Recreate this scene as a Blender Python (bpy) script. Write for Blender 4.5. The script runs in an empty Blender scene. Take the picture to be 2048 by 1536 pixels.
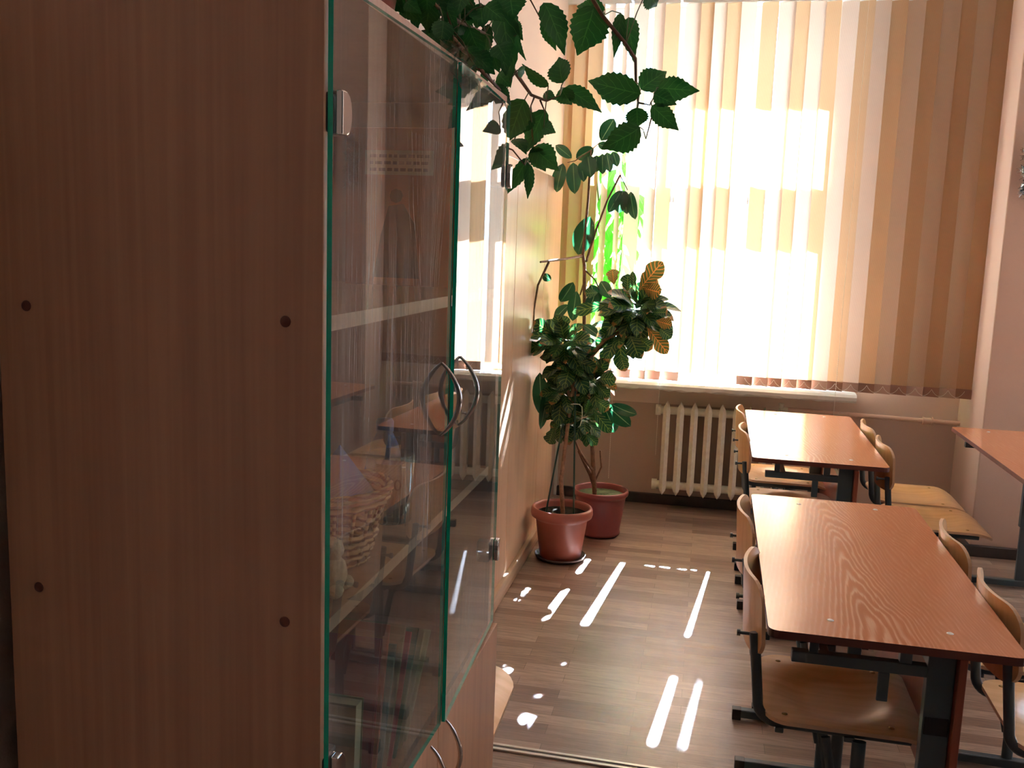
import bpy, bmesh, math, random
from mathutils import Vector, Matrix, Euler
R = math.radians
PI = math.pi
sc = bpy.context.scene
COL = sc.collection

# ------------------------------------------------------------ camera
H = 1.54
def cam_rows(yaw, pitch, roll):
    cy, sy, cp, sp = math.cos(yaw), math.sin(yaw), math.cos(pitch), math.sin(pitch)
    f = Vector((sy*cp, cy*cp, -sp)); r = Vector((cy, -sy, 0)); u = r.cross(f)
    c, s = math.cos(roll), math.sin(roll)
    return c*r + s*u, -s*r + c*u, f
cr, cu, cf = cam_rows(R(-11.499), R(8.379), R(2.025))
cd = bpy.data.cameras.new('camera'); cam = bpy.data.objects.new('camera', cd); COL.objects.link(cam)
cd.sensor_width = 36; cd.lens = 36*1885.6/2048; cd.clip_start = .02
cb = -cf
cam.matrix_world = Matrix(((cr.x, cu.x, cb.x, 0), (cr.y, cu.y, cb.y, 0), (cr.z, cu.z, cb.z, H), (0, 0, 0, 1)))
sc.camera = cam

# ------------------------------------------------------------ light
sc.view_settings.view_transform = 'Standard'; sc.view_settings.look = 'None'
sc.view_settings.gamma = 1; sc.view_settings.use_curve_mapping = False
sc.view_settings.exposure = 0.6
w = bpy.data.worlds.new('world'); sc.world = w; w.use_nodes = True
bg = w.node_tree.nodes['Background']; bg.inputs[0].default_value = (.56, .84, 1.3, 1); bg.inputs[1].default_value = 12.5
sd = bpy.data.lights.new('sun', 'SUN'); sd.energy = 235; sd.angle = R(.6); sd.color = (.80, .95, 1.28)
sun = bpy.data.objects.new('sun', sd); COL.objects.link(sun)
sun.location = (1, 9, 6); sun.rotation_euler = Vector((-.10, -1, -.867)).to_track_quat('-Z', 'Y').to_euler()
def area(name, loc, sx, sy, power, color=(1, 1, 1), portal=False):
    a = bpy.data.lights.new(name, 'AREA'); a.shape = 'RECTANGLE'; a.size = sx; a.size_y = sy; a.energy = power; a.color = color
    o = bpy.data.objects.new(name, a); COL.objects.link(o); o.location = loc
    o.rotation_euler = Vector((0, -1, 0)).to_track_quat('-Z', 'Z').to_euler()
    if portal: a.cycles.is_portal = True
    return o
area('daylight_portal', (0, 6.3, 1.87), 1.5, 2.25, 1, portal=True)
area('daylight_portal', (3.7, 6.3, 1.87), 1.6, 2.25, 1, portal=True)
sc.cycles.use_denoising = True
sc.cycles.max_bounces = 10; sc.cycles.diffuse_bounces = 5; sc.cycles.glossy_bounces = 4
sc.cycles.transparent_max_bounces = 16; sc.cycles.transmission_bounces = 8
sc.cycles.caustics_reflective = False; sc.cycles.caustics_refractive = False
sc.cycles.sample_clamp_indirect = 6
sc.cycles.use_adaptive_sampling = True

# ------------------------------------------------------------ materials
def lin(r, g, b):
    f = lambda c: (c/255/12.92) if c/255 <= .04045 else ((c/255+.055)/1.055)**2.4
    return (f(r), f(g), f(b), 1)
class NT:
    def __init__(s, name):
        s.m = bpy.data.materials.new(name); s.m.use_nodes = True; s.t = s.m.node_tree
        s.n = s.t.nodes; s.b = s.n['Principled BSDF']; s.o = s.n['Material Output']
    def add(s, typ, **kw):
        n = s.n.new(typ)
        for k, v in kw.items():
            if k.startswith('i_'):
                key = k[2:]; key = int(key) if key.isdigit() else key.replace('_', ' ')
                n.inputs[key].default_value = v
            else: setattr(n, k, v)
        return n
    def l(s, a, b): s.t.links.new(a, b)
    def coord(s, kind='Object', scale=(1, 1, 1), rot=(0, 0, 0)):
        c = s.add('ShaderNodeTexCoord'); mp = s.add('ShaderNodeMapping')
        mp.inputs['Scale'].default_value = scale; mp.inputs['Rotation'].default_value = rot
        s.l(c.outputs[kind], mp.inputs[0]); return mp.outputs[0]
    def ramp(s, fac, stops):
        r = s.add('ShaderNodeValToRGB'); e = r.color_ramp.elements
        e[0].position, e[0].color = stops[0]; e[1].position, e[1].color = stops[1]
        for p, c in stops[2:]:
            x = e.new(p); x.color = c
        s.l(fac, r.inputs[0]); return r.outputs[0]
    def math(s, op, a, b=None, c=None):
        n = s.add('ShaderNodeMath', operation=op)
        for i, v in enumerate((a, b, c)):
            if v is None: continue
            if isinstance(v, (int, float)): n.inputs[i].default_value = v
            else: s.l(v, n.inputs[i])
        return n.outputs[0]
    def mix(s, fac, a, b):
        n = s.add('ShaderNodeMix', data_type='RGBA')
        for i, v in ((0, fac), (6, a), (7, b)):
            if isinstance(v, (int, float, tuple)): n.inputs[i].default_value = v
            else: s.l(v, n.inputs[i])
        return n.outputs[2]
def simple(name, col, rough=.5, metal=0, noise=0, nscale=30, coat=0, spec=None, bump=0):
    t = NT(name); t.b.inputs['Roughness'].default_value = rough; t.b.inputs['Metallic'].default_value = metal
    t.b.inputs['Coat Weight'].default_value = coat
    if spec is not None: t.b.inputs['Specular IOR Level'].default_value = spec
    if noise:
        v = t.coord(); n = t.add('ShaderNodeTexNoise', i_Scale=nscale, i_Detail=4.0); t.l(v, n.inputs[0])
        a = tuple(c*(1-noise) for c in col[:3])+(1,); b = tuple(min(1, c*(1+noise)) for c in col[:3])+(1,)
        t.l(t.ramp(n.outputs[0], [(.3, a), (.7, b)]), t.b.inputs['Base Color'])
        if bump:
            bp = t.add('ShaderNodeBump', i_Strength=bump, i_Distance=.002); t.l(n.outputs[0], bp.inputs['Height']); t.l(bp.outputs[0], t.b.inputs['Normal'])
    else: t.b.inputs['Base Color'].default_value = col
    return t.m
def laminate(name, c1, c2, scale=(60, 60, 2.2), rough=.4, contrast=(.35, .65)):
    t = NT(name); v = t.coord(scale=scale)
    n = t.add('ShaderNodeTexNoise', i_Scale=1.0, i_Detail=5.0, i_Distortion=.3); t.l(v, n.inputs[0])
    v2 = t.coord(scale=tuple(s*.13 for s in scale))
    n2 = t.add('ShaderNodeTexNoise', i_Scale=1.0, i_Detail=2.0); t.l(v2, n2.inputs[0])
    f = t.math('ADD', t.math('MULTIPLY', n.outputs[0], .55), t.math('MULTIPLY', n2.outputs[0], .45))
    t.l(t.ramp(f, [(contrast[0], c1), (contrast[1], c2)]), t.b.inputs['Base Color'])
    t.b.inputs['Roughness'].default_value = rough
    return t.m
M = {}
M['cab'] = laminate('cabinet_laminate', lin(178, 130, 100), lin(198, 150, 116), scale=(95, 95, 2.0), rough=.38)
M['cab_in'] = laminate('cabinet_inner_laminate', lin(176, 126, 96), lin(200, 150, 116), rough=.5)
M['cab_edge'] = simple('laminate_edging', lin(212, 165, 135), .4)
M['cab_back'] = simple('hardboard', lin(150, 100, 70), .6)
M['panel'] = laminate('wall_panel_laminate', lin(208, 172, 140), lin(226, 192, 160), scale=(20, 20, 1.0), rough=.28)
M['black_metal'] = simple('painted_dark_metal', lin(66, 80, 88), .38, 0.0, coat=.2)
M['chrome'] = simple('chrome', lin(200, 195, 190), .12, 1)
M['dark_plastic'] = simple('black_plastic', lin(18, 18, 24), .45)
M['radiator'] = simple('radiator_paint', lin(250, 240, 220), .35, noise=.08, nscale=40, bump=.4)
M['white_paint'] = simple('white_gloss_paint', lin(240, 238, 230), .3)
M['sill'] = simple('sill_paint', lin(240, 236, 224), .45, noise=.05, nscale=14, bump=.6)
M['pipe'] = simple('pipe_paint', lin(228, 196, 174), .35)
M['terracotta'] = simple('terracotta_plastic', lin(146, 80, 64), .42, noise=.08, nscale=9)
M['redpot'] = simple('brick_red_plastic', lin(118, 54, 50), .4, noise=.06, nscale=9)
M['saucer'] = simple('dark_plastic_saucer', lin(72, 58, 54), .35)
M['soil'] = simple('soil', lin(40, 34, 26), 1.0, spec=.05, noise=.5, nscale=60, bump=1)
M['soil2'] = simple('mossy_soil', lin(70, 78, 48), .95, noise=.5, nscale=50, bump=1)
M['stem'] = simple('brown_bark', lin(104, 72, 50), .7, noise=.35, nscale=60, bump=.8)
M['stem_light'] = simple('scarred_bark', lin(142, 104, 76), .7, noise=.35, nscale=60, bump=.8)
M['petiole'] = simple('green_petiole', lin(88, 84, 42), .5)
M['stake'] = simple('green_coated_stake', lin(22, 66, 50), .4)
M['tie'] = simple('white_cord', lin(220, 215, 205), .6)
M['basebd'] = simple('dark_baseboard', lin(62, 52, 48), .5, noise=.15)
M['wood_base'] = laminate('baseboard_wood', lin(170, 140, 110), lin(205, 178, 148), scale=(20, 2, 40), rough=.45)
M['alu'] = simple('aluminium', lin(235, 232, 226), .3, .35)
M['alu_dark'] = simple('aluminium_groove', lin(90, 84, 78), .5, .5)
M['paper'] = simple('cream_paper', lin(226, 205, 170), .8)
M['blue'] = simple('blue_card', lin(50, 76, 160), .4)
M['orange'] = simple('orange_cover', lin(196, 112, 62), .4)
M['red'] = simple('red_cover', lin(170, 40, 48), .4)
M['green'] = simple('green_cover', lin(44, 110, 84), .4)
M['folder'] = simple('khaki_folder', lin(170, 145, 105), .55)
M['ink'] = simple('dark_ink', lin(60, 38, 28), .6)
M['tinsel'] = simple('silver_tinsel', lin(150, 150, 150), .25, 1)
M['fluff'] = simple('cream_fluff', lin(225, 195, 160), .95, noise=.2, nscale=80, bump=1)
M['brass'] = simple('dull_brass', lin(160, 130, 80), .3, .9)
M['screwcap'] = simple('brown_screw_cap', lin(96, 50, 36), .4)
M['film'] = None

# wicker
t = NT('wicker'); v = t.coord('Object', (1, 1, 1)); wv = t.add('ShaderNodeTexWave', bands_direction='Z', i_Scale=28.0, i_Distortion=2.0); t.l(v, wv.inputs[0])
t.l(t.ramp(wv.outputs[1], [(.2, lin(120, 62, 38)), (.7, lin(222, 178, 130))]), t.b.inputs['Base Color']); t.b.inputs['Roughness'].default_value = .6; M['wicker'] = t.m

# walls: warm plaster, lower band painted darker up to the heating pipe
def wallmat(name, up, low, zc=.62):
    t = NT(name); g = t.add('ShaderNodeNewGeometry'); sp = t.add('ShaderNodeSeparateXYZ'); t.l(g.outputs['Position'], sp.inputs[0])
    st = t.math('GREATER_THAN', sp.outputs[2], zc)
    n = t.add('ShaderNodeTexNoise', i_Scale=3.0, i_Detail=6.0); t.l(g.outputs['Position'], n.inputs[0])
    a = t.mix(n.outputs[0], tuple(c*.94 for c in low[:3])+(1,), low); b = t.mix(n.outputs[0], tuple(c*.94 for c in up[:3])+(1,), up)
    t.l(t.mix(st, a, b), t.b.inputs['Base Color']); t.b.inputs['Roughness'].default_value = .75
    n2 = t.add('ShaderNodeTexNoise', i_Scale=260.0, i_Detail=3.0); t.l(g.outputs['Position'], n2.inputs[0])
    bp = t.add('ShaderNodeBump', i_Strength=.25, i_Distance=.002); t.l(n2.outputs[0], bp.inputs['Height']); t.l(bp.outputs[0], t.b.inputs['Normal'])
    return t.m
M['wall'] = wallmat('plaster_wall', lin(242, 222, 206), lin(204, 178, 160))
M['wall_dark'] = simple('dark_rear_wall', lin(64, 50, 44), .8)
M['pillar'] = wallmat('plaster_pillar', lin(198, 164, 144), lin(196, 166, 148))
M['ceiling'] = simple('ceiling_paint', lin(235, 228, 215), .9)

# floor: three-strip laminate, strips along X
t = NT('floor_laminate'); v = t.coord('Object')
br = t.add('ShaderNodeTexBrick', offset=.37, offset_frequency=2, squash=1, squash_frequency=2)
br.inputs['Scale'].default_value = 1; br.inputs['Brick Width'].default_value = .42; br.inputs['Row Height'].default_value = .062
br.inputs['Mortar Size'].default_value = .0006; br.inputs['Mortar'].default_value = lin(70, 52, 44); br.inputs['Bias'].default_value = 0
br.inputs['Color1'].default_value = lin(128, 104, 90); br.inputs['Color2'].default_value = lin(176, 154, 138); t.l(v, br.inputs[0])
vg = t.coord('Object', (5, 75, 1)); n = t.add('ShaderNodeTexNoise', i_Scale=1.6, i_Detail=8.0, i_Distortion=.8, i_Roughness=.65); t.l(vg, n.inputs[0])
g1 = t.ramp(n.outputs[0], [(.36, (.62, .60, .60, 1)), (.62, (1.12, 1.1, 1.08, 1))])
mm = t.add('ShaderNodeMix', data_type='RGBA', blend_type='MULTIPLY'); mm.inputs[0].default_value = 1; t.l(br.outputs[0], mm.inputs[6]); t.l(g1, mm.inputs[7])
t.l(mm.outputs[2], t.b.inputs['Base Color'])
n3 = t.add('ShaderNodeTexNoise', i_Scale=1.8, i_Detail=3.0); t.l(v, n3.inputs[0])
t.l(t.math('ADD', t.math('MULTIPLY', n.outputs[0], .18), t.math('MULTIPLY_ADD', n3.outputs[0], .22, .16)), t.b.inputs['Roughness'])
bp = t.add('ShaderNodeBump', i_Strength=.22, i_Distance=.0015); t.l(n.outputs[0], bp.inputs['Height']); t.l(bp.outputs[0], t.b.inputs['Normal'])
M['floor'] = t.m

# desk top: cathedral grain running along Y
def desk_mat(name, xc):
    t = NT(name); v = t.coord('Object'); s = t.add('ShaderNodeSeparateXYZ'); t.l(v, s.inputs[0])
    nz = t.add('ShaderNodeTexNoise', i_Scale=2.4, i_Detail=3.0, i_Roughness=.4)
    vm = t.coord('Object', (3.2, .8, 1)); t.l(vm, nz.inputs[0])
    wob = t.math('MULTIPLY_ADD', nz.outputs[0], .05, -.025)
    dx = t.math('ADD', t.math('SUBTRACT', s.outputs[0], xc), wob)
    ax = t.math('SQRT', t.math('MULTIPLY_ADD', dx, dx, .00022))
    f = t.math('MULTIPLY_ADD', s.outputs[1], 19.0, t.math('MULTIPLY', ax, 175.0))
    f = t.math('ADD', f, t.math('MULTIPLY', nz.outputs[0], 16.0))
    fine = t.add('ShaderNodeTexNoise', i_Scale=1.0, i_Detail=4.0); vf = t.coord('Object', (260, 9, 1)); t.l(vf, fine.inputs[0])
    f = t.math('ADD', f, t.math('MULTIPLY', fine.outputs[0], 1.1))
    sn = t.math('MULTIPLY_ADD', t.math('SINE', t.math('MULTIPLY', f, 3.1)), .5, .5)
    amp = t.math('MULTIPLY_ADD', t.math('POWER', 2.718, t.math('MULTIPLY', t.math('MULTIPLY', dx, dx), -130.0)), .75, .22)
    sn = t.math('MULTIPLY_ADD', t.math('SUBTRACT', sn, .5), amp, .42)
    sn = t.math('MULTIPLY_ADD', fine.outputs[0], .35, t.math('MULTIPLY', sn, .8))
    t.l(t.ramp(sn, [(.25, lin(186, 120, 84)), (.6, lin(198, 132, 96)), (.95, lin(230, 184, 152))]), t.b.inputs['Base Color'])
    t.b.inputs['Roughness'].default_value = .2
    t.b.inputs['Specular IOR Level'].default_value = .85
    return t.m
M['desk'] = desk_mat('desk_laminate', -.04)
M['desk2'] = desk_mat('desk_laminate_offset', -.07)
M['desk3'] = desk_mat('desk_laminate_plain', -.42)
M['desk_edge'] = simple('desk_edge_band', lin(92, 46, 36), .45)
M['desk_edge_worn'] = simple('worn_desk_edge', lin(130, 88, 62), .5)
M['modesty'] = laminate('modesty_panel', lin(120, 58, 42), lin(146, 78, 56), rough=.4)

# plywood
def ply(name, a, b, rough=.3):
    t = NT(name); v = t.coord('Object', (3, 40, 8)); n = t.add('ShaderNodeTexNoise', i_Scale=1.0, i_Detail=5.0, i_Distortion=.6); t.l(v, n.inputs[0])
    t.l(t.ramp(n.outputs[0], [(.35, a), (.65, b)]), t.b.inputs['Base Color']); t.b.inputs['Roughness'].default_value = rough
    t.b.inputs['Coat Weight'].default_value = .25; t.b.inputs['Coat Roughness'].default_value = .25
    return t.m
M['ply'] = ply('plywood_varnished', lin(208, 160, 104), lin(222, 178, 124))
M['ply_edge'] = simple('plywood_edge', lin(226, 192, 158), .5)

# transparent-style glass: Fresnel mirror over clear, with wiped dirt runs
def pane(name, tint, dirt=0.0, boost=1.0):
    t = NT(name)
    fr = t.add('ShaderNodeFresnel', i_IOR=1.5 if boost == 1 else 2.8); geo = t.add('ShaderNodeNewGeometry')
    fac = t.math('MULTIPLY', fr.outputs[0], t.math('SUBTRACT', 1.0, geo.outputs['Backfacing']))
    tr = t.add('ShaderNodeBsdfTransparent'); tr.inputs[0].default_value = tint
    gl = t.add('ShaderNodeBsdfAnisotropic') if False else t.add('ShaderNodeBsdfGlossy'); gl.inputs['Roughness'].default_value = .0
    m1 = t.add('ShaderNodeMixShader'); t.l(fac, m1.inputs[0]); t.l(tr.outputs[0], m1.inputs[1]); t.l(gl.outputs[0], m1.inputs[2])
    out = m1.outputs[0]
    if dirt:
        v = t.coord('Object', (1, 26, .55)); n = t.add('ShaderNodeTexNoise', i_Scale=1.3, i_Detail=7.0, i_Roughness=.7, i_Distortion=.25); t.l(v, n.inputs[0])
        vv = t.coord('Object', (1, 70, 1.1)); n2 = t.add('ShaderNodeTexNoise', i_Scale=1.0, i_Detail=2.0, i_Distortion=.5); t.l(vv, n2.inputs[0])
        band = t.math('SUBTRACT', 1.0, t.math('MULTIPLY', t.math('ABSOLUTE', t.math('SUBTRACT', n2.outputs[0], .5)), 55.0))
        band = t.math('MAXIMUM', band, 0.0)
        vb = t.coord('Object', (2, 5, 2.4)); nb = t.add('ShaderNodeTexNoise', i_Scale=1.0, i_Detail=2.0); t.l(vb, nb.inputs[0])
        msk = t.ramp(nb.outputs[0], [(.42, (0, 0, 0, 1)), (.66, (1, 1, 1, 1))])
        soft = t.ramp(n.outputs[0], [(.45, (0, 0, 0, 1)), (.8, (1, 1, 1, 1))])
        d = t.math('MULTIPLY', t.math('ADD', t.math('MULTIPLY', band, .55), t.math('MULTIPLY', soft, .55)), msk)
        sp_ = t.add('ShaderNodeSeparateXYZ'); t.l(t.coord('Object'), sp_.inputs[0])
        nw = t.add('ShaderNodeTexNoise', i_Scale=9.0, i_Detail=2.0); t.l(t.coord('Object', (1, 1, .6)), nw.inputs[0])
        dy = t.math('ADD', t.math('SUBTRACT', sp_.outputs[1], .335), t.math('MULTIPLY_ADD', nw.outputs[0], .03, -.015))
        dz = t.math('SUBTRACT', sp_.outputs[2], 1.385)
        sa = t.math('LOGARITHM', t.math('DIVIDE', t.math('MAXIMUM', dz, .0005), t.math('MAXIMUM', t.math('MULTIPLY', dy, dy), .000002)), 2.718)
        ln_ = t.math('LESS_THAN', t.math('FRACT', t.math('MULTIPLY', sa, 1.9)), .07)
        ms = t.math('MULTIPLY', t.math('MULTIPLY', t.math('GREATER_THAN', sa, 3.6), t.math('LESS_THAN', sa, 8.2)), t.math('MULTIPLY', t.math('GREATER_THAN', dz, .0), t.math('LESS_THAN', dz, .30)))
        wipe = t.math('MULTIPLY', t.math('MULTIPLY', ln_, ms), t.math('MULTIPLY', nw.outputs[0], .75))
        d = t.math('ADD', d, wipe)
        d = t.math('MULTIPLY', t.math('ADD', d, .05), dirt)
        df = t.add('ShaderNodeBsdfDiffuse'); df.inputs[0].default_value = lin(215, 205, 195)
        m2 = t.add('ShaderNodeMixShader'); t.l(d, m2.inputs[0]); t.l(out, m2.inputs[1]); t.l(df.outputs[0], m2.inputs[2]); out = m2.outputs[0]
    t.l(out, t.o.inputs[0]); return t.m
M['pane'] = pane('window_glass', (.97, .98, .97, 1))
M['door_pane'] = pane('cabinet_glass', (.86, .92, .89, 1), dirt=.8, boost=2)
M['clear'] = pane('clear_glass', (.90, .92, .88, 1), boost=2)
M['mug_glass'] = pane('mug_glass', (.92, .93, .88, 1), dirt=1.6, boost=2)
M['film'] = pane('clear_film', (.85, .88, .86, 1), boost=2)
M['glass_edge'] = simple('green_glass_edge', lin(10, 190, 160), .25)  # bright green base colour imitates light carried through the pane to its rim

# vertical blind cloth: diffuse + translucent, fine vertical ribs
def cloth(name, col, tcol, k=.70):
    t = NT(name); v = t.coord('Object', (1, 1, 1)); wv = t.add('ShaderNodeTexWave', bands_direction='X', i_Scale=95.0, i_Distortion=.6, i_Detail=1.0); t.l(v, wv.inputs[0])
    rib = t.math('MULTIPLY_ADD', wv.outputs[1], .16, .84)
    def sc_(c):
        m = t.add('ShaderNodeVectorMath', operation='SCALE'); m.inputs[0].default_value = c[:3]; t.l(rib, m.inputs['Scale']); return m.outputs[0]
    d = t.add('ShaderNodeBsdfDiffuse'); t.l(sc_(col), d.inputs[0]); tl = t.add('ShaderNodeBsdfTranslucent'); t.l(sc_(tcol), tl.inputs[0])
    mx = t.add('ShaderNodeMixShader'); mx.inputs[0].default_value = k; t.l(d.outputs[0], mx.inputs[1]); t.l(tl.outputs[0], mx.inputs[2]); t.l(mx.outputs[0], t.o.inputs[0])
    return t.m
M['slat_a'] = cloth('blind_cloth_pale', lin(226, 206, 186), lin(226, 206, 188))
M['slat_b'] = cloth('blind_cloth_tan', lin(218, 190, 160), lin(218, 190, 160))
M['hem_a'] = cloth('blind_hem_pale', lin(196, 160, 142), lin(120, 76, 56), .12)
M['hem_b'] = cloth('blind_hem_tan', lin(160, 120, 100), lin(110, 64, 44), .12)
M['bead'] = simple('white_bead_chain', lin(235, 225, 210), .4)

# leaves; UV: u across (-1..1 mapped to 0..1), v along
def leafmat(name, base, under, vein, veinw, sidew, ntrans, edge=None, nfreq=9, rough=.4, vmix=.85):
    t = NT(name); uv = t.add('ShaderNodeUVMap'); s = t.add('ShaderNodeSeparateXYZ'); t.l(uv.outputs[0], s.inputs[0])
    au = t.math('ABSOLUTE', t.math('MULTIPLY_ADD', s.outputs[0], 2.0, -1.0))
    mid = t.math('LESS_THAN', au, veinw)
    ph = t.math('FRACT', t.math('SUBTRACT', t.math('MULTIPLY', s.outputs[1], nfreq), t.math('MULTIPLY', au, 1.6)))
    side = t.math('LESS_THAN', t.math('ABSOLUTE', t.math('SUBTRACT', ph, .5)), sidew)
    vf = t.math('MAXIMUM', mid, side)
    nz = t.add('ShaderNodeTexNoise', i_Scale=14.0, i_Detail=2.0); g = t.add('ShaderNodeNewGeometry'); t.l(g.outputs['Position'], nz.inputs[0])
    c0 = t.mix(nz.outputs[0], base, under)
    c = t.mix(t.math('MULTIPLY', vf, vmix), c0, vein)
    if edge:
        ef = t.math('MULTIPLY', t.math('GREATER_THAN', s.outputs[1], .86), t.math('GREATER_THAN', nz.outputs[0], .56))
        c = t.mix(t.math('MULTIPLY', ef, .45), c, edge)
    t.l(c, t.b.inputs['Base Color']); t.b.inputs['Roughness'].default_value = rough
    tl = t.add('ShaderNodeBsdfTranslucent'); t.l(c, tl.inputs[0])
    mx = t.add('ShaderNodeMixShader'); mx.inputs[0].default_value = ntrans; t.l(t.b.outputs[0], mx.inputs[1]); t.l(tl.outputs[0], mx.inputs[2]); t.l(mx.outputs[0], t.o.inputs[0])
    return t.m
M['leaf_hib'] = leafmat('hibiscus_leaf', lin(24, 76, 34), lin(44, 104, 42), lin(72, 124, 58), .035, .04, .32, nfreq=6)
M['leaf_fic'] = leafmat('ficus_leaf', lin(20, 62, 40), lin(36, 84, 48), lin(130, 160, 110), .05, .0, .2, rough=.25)
M['leaf_sill'] = leafmat('sill_plant_leaf', lin(70, 150, 40), lin(110, 190, 60), lin(150, 210, 100), .04, .0, .55)
M['leaf_cro'] = leafmat('croton_leaf', lin(10, 50, 28), lin(26, 84, 40), lin(150, 170, 80), .05, .09, .28, edge=lin(200, 120, 70), nfreq=7, rough=.3, vmix=.62)
M['leaf_cro2'] = leafmat('croton_leaf_orange', lin(66, 84, 36), lin(96, 100, 46), lin(222, 140, 70), .06, .12, .35, edge=lin(225, 110, 60), nfreq=9, rough=.3)
# ------------------------------------------------------------ mesh helpers
class MB:
    def __init__(s): s.v = []; s.f = []; s.mi = []; s.uv = []; s.sm = []
    def add(s, vs, fs, mi=0, uvs=None, smooth=False):
        k = len(s.v); s.v += [tuple(p) for p in vs]
        for i, f in enumerate(fs):
            s.f.append(tuple(k+j for j in f)); s.mi.append(mi); s.sm.append(smooth)
            s.uv.append([uvs[j] for j in f] if uvs else [(0, 0)]*len(f))
        return s
    def box(s, x0, x1, y0, y1, z0, z1, mi=0, mt=None):
        vs = [Vector((x, y, z)) for z in (z0, z1) for y in (y0, y1) for x in (x0, x1)]
        if mt: vs = [mt @ p for p in vs]
        return s.add(vs, [(0, 2, 3, 1), (4, 5, 7, 6), (0, 1, 5, 4), (2, 6, 7, 3), (0, 4, 6, 2), (1, 3, 7, 5)], mi)
    def tube(s, pts, r, n=8, mi=0, flat=1.0, up=(0, 1, 0), caps=True):
        pts = [Vector(p) for p in pts]; m = len(pts); rs = r if isinstance(r, (list, tuple)) else [r]*m
        vs = []; prev = None
        for i, p in enumerate(pts):
            d = (pts[min(i+1, m-1)]-pts[max(i-1, 0)]).normalized()
            if prev is None:
                a = Vector(up) - d*Vector(up).dot(d)
                if a.length < .05: a = Vector((1, 0, 0)) - d*d.x
                a.normalize()
            else:
                a = prev - d*prev.dot(d); a.normalize()
            prev = a; b = d.cross(a)
            for k in range(n):
                t = 2*PI*k/n + PI/n; vs.append(p + a*math.cos(t)*rs[i]*flat + b*math.sin(t)*rs[i])
        fs = [(i*n+k, i*n+(k+1) % n, (i+1)*n+(k+1) % n, (i+1)*n+k) for i in range(m-1) for k in range(n)]
        s.add(vs, fs, mi, smooth=n > 4)
        if caps: s.add([vs[k] for k in range(n)][::-1], [tuple(range(n))], mi); s.add([vs[(m-1)*n+k] for k in range(n)], [tuple(range(n))], mi)
        return s
    def lathe(s, prof, c=(0, 0, 0), n=40, mi=0):
        vs = [(c[0]+r*math.cos(2*PI*k/n), c[1]+r*math.sin(2*PI*k/n), c[2]+z) for r, z in prof for k in range(n)]
        fs = [(i*n+k, i*n+(k+1) % n, (i+1)*n+(k+1) % n, (i+1)*n+k) for i in range(len(prof)-1) for k in range(n)]
        return s.add(vs, fs, mi, smooth=True)
    def sheet(s, us, vr, P, T, nv=10, mi=0, me=None):
        """plate over columns us; vr(u)->(v0,v1); P(u,v) surface point, T(u,v) thickness vector"""
        me = mi if me is None else me; m = len(us); top = []; bot = []
        for u in us:
            a, b = vr(u)
            for j in range(nv+1):
                v = a+(b-a)*j/nv; p = Vector(P(u, v)); top.append(p); bot.append(p-Vector(T(u, v)))
        w = nv+1; q = [(i*w+j, (i+1)*w+j, (i+1)*w+j+1, i*w+j+1) for i in range(m-1) for j in range(nv)]
        s.add(top, q, mi, smooth=True); s.add(bot, [f[::-1] for f in q], mi, smooth=True)
        ring = [i*w for i in range(m)] + [(m-1)*w+j for j in range(1, w)] + [i*w+nv for i in range(m-2, -1, -1)] + [j for j in range(nv-1, 0, -1)]
        L = len(ring); vs = [top[i] for i in ring]+[bot[i] for i in ring]
        return s.add(vs, [(k, L+k, L+(k+1) % L, (k+1) % L) for k in range(L)], me)
    def build(s, name, mats, parent=None, bevel=0, loc=None):
        me = bpy.data.meshes.new(name); me.from_pydata(s.v, [], s.f)
        mats = mats if isinstance(mats, (list, tuple)) else [mats]
        for m in mats: me.materials.append(M[m] if isinstance(m, str) else m)
        me.polygons.foreach_set('material_index', s.mi); me.polygons.foreach_set('use_smooth', s.sm)
        if any(u != (0, 0) for f in s.uv for u in f):
            uvl = me.uv_layers.new(name='UVMap'); uvl.data.foreach_set('uv', [c for f in s.uv for u in f for c in u])
        me.update(); o = bpy.data.objects.new(name, me); COL.objects.link(o)
        if parent: o.parent = parent
        if loc: o.location = loc
        if bevel:
            b = o.modifiers.new('bevel', 'BEVEL'); b.width = bevel; b.segments = 2; b.limit_method = 'ANGLE'; b.angle_limit = R(40)
        return o
def empty(name, loc=(0, 0, 0), rz=0):
    o = bpy.data.objects.new(name, None); COL.objects.link(o); o.location = loc; o.rotation_euler = (0, 0, rz); o.empty_display_size = .05; return o
def tag(o, label=None, cat=None, group=None, kind=None):
    if label: o['label'] = label
    if cat: o['category'] = cat
    if group: o['group'] = group
    if kind: o['kind'] = kind
    return o
def struct(o): o['kind'] = 'structure'; return o
def tree(o, parent=None):
    c = o.copy(); COL.objects.link(c)
    if parent: c.parent = parent
    for ch in list(o.children): tree(ch, c)
    return c
def text(body, size, mat, parent, mt, name='lettering', extrude=.0004):
    cu_ = bpy.data.curves.new(name, 'FONT'); cu_.body = body; cu_.size = size; cu_.extrude = extrude; cu_.align_x = 'CENTER'; cu_.align_y = 'CENTER'
    cu_.materials.append(M[mat]); tmp = bpy.data.objects.new(name, cu_); me = bpy.data.meshes.new_from_object(tmp); bpy.data.objects.remove(tmp); o = bpy.data.objects.new(name, me); COL.objects.link(o); o.parent = parent; o.matrix_local = mt; return o
def arc(c, r, a0, a1, n, f):
    return [f(c[0]+r*math.cos(a0+(a1-a0)*i/n), c[1]+r*math.sin(a0+(a1-a0)*i/n)) for i in range(n+1)]

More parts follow.
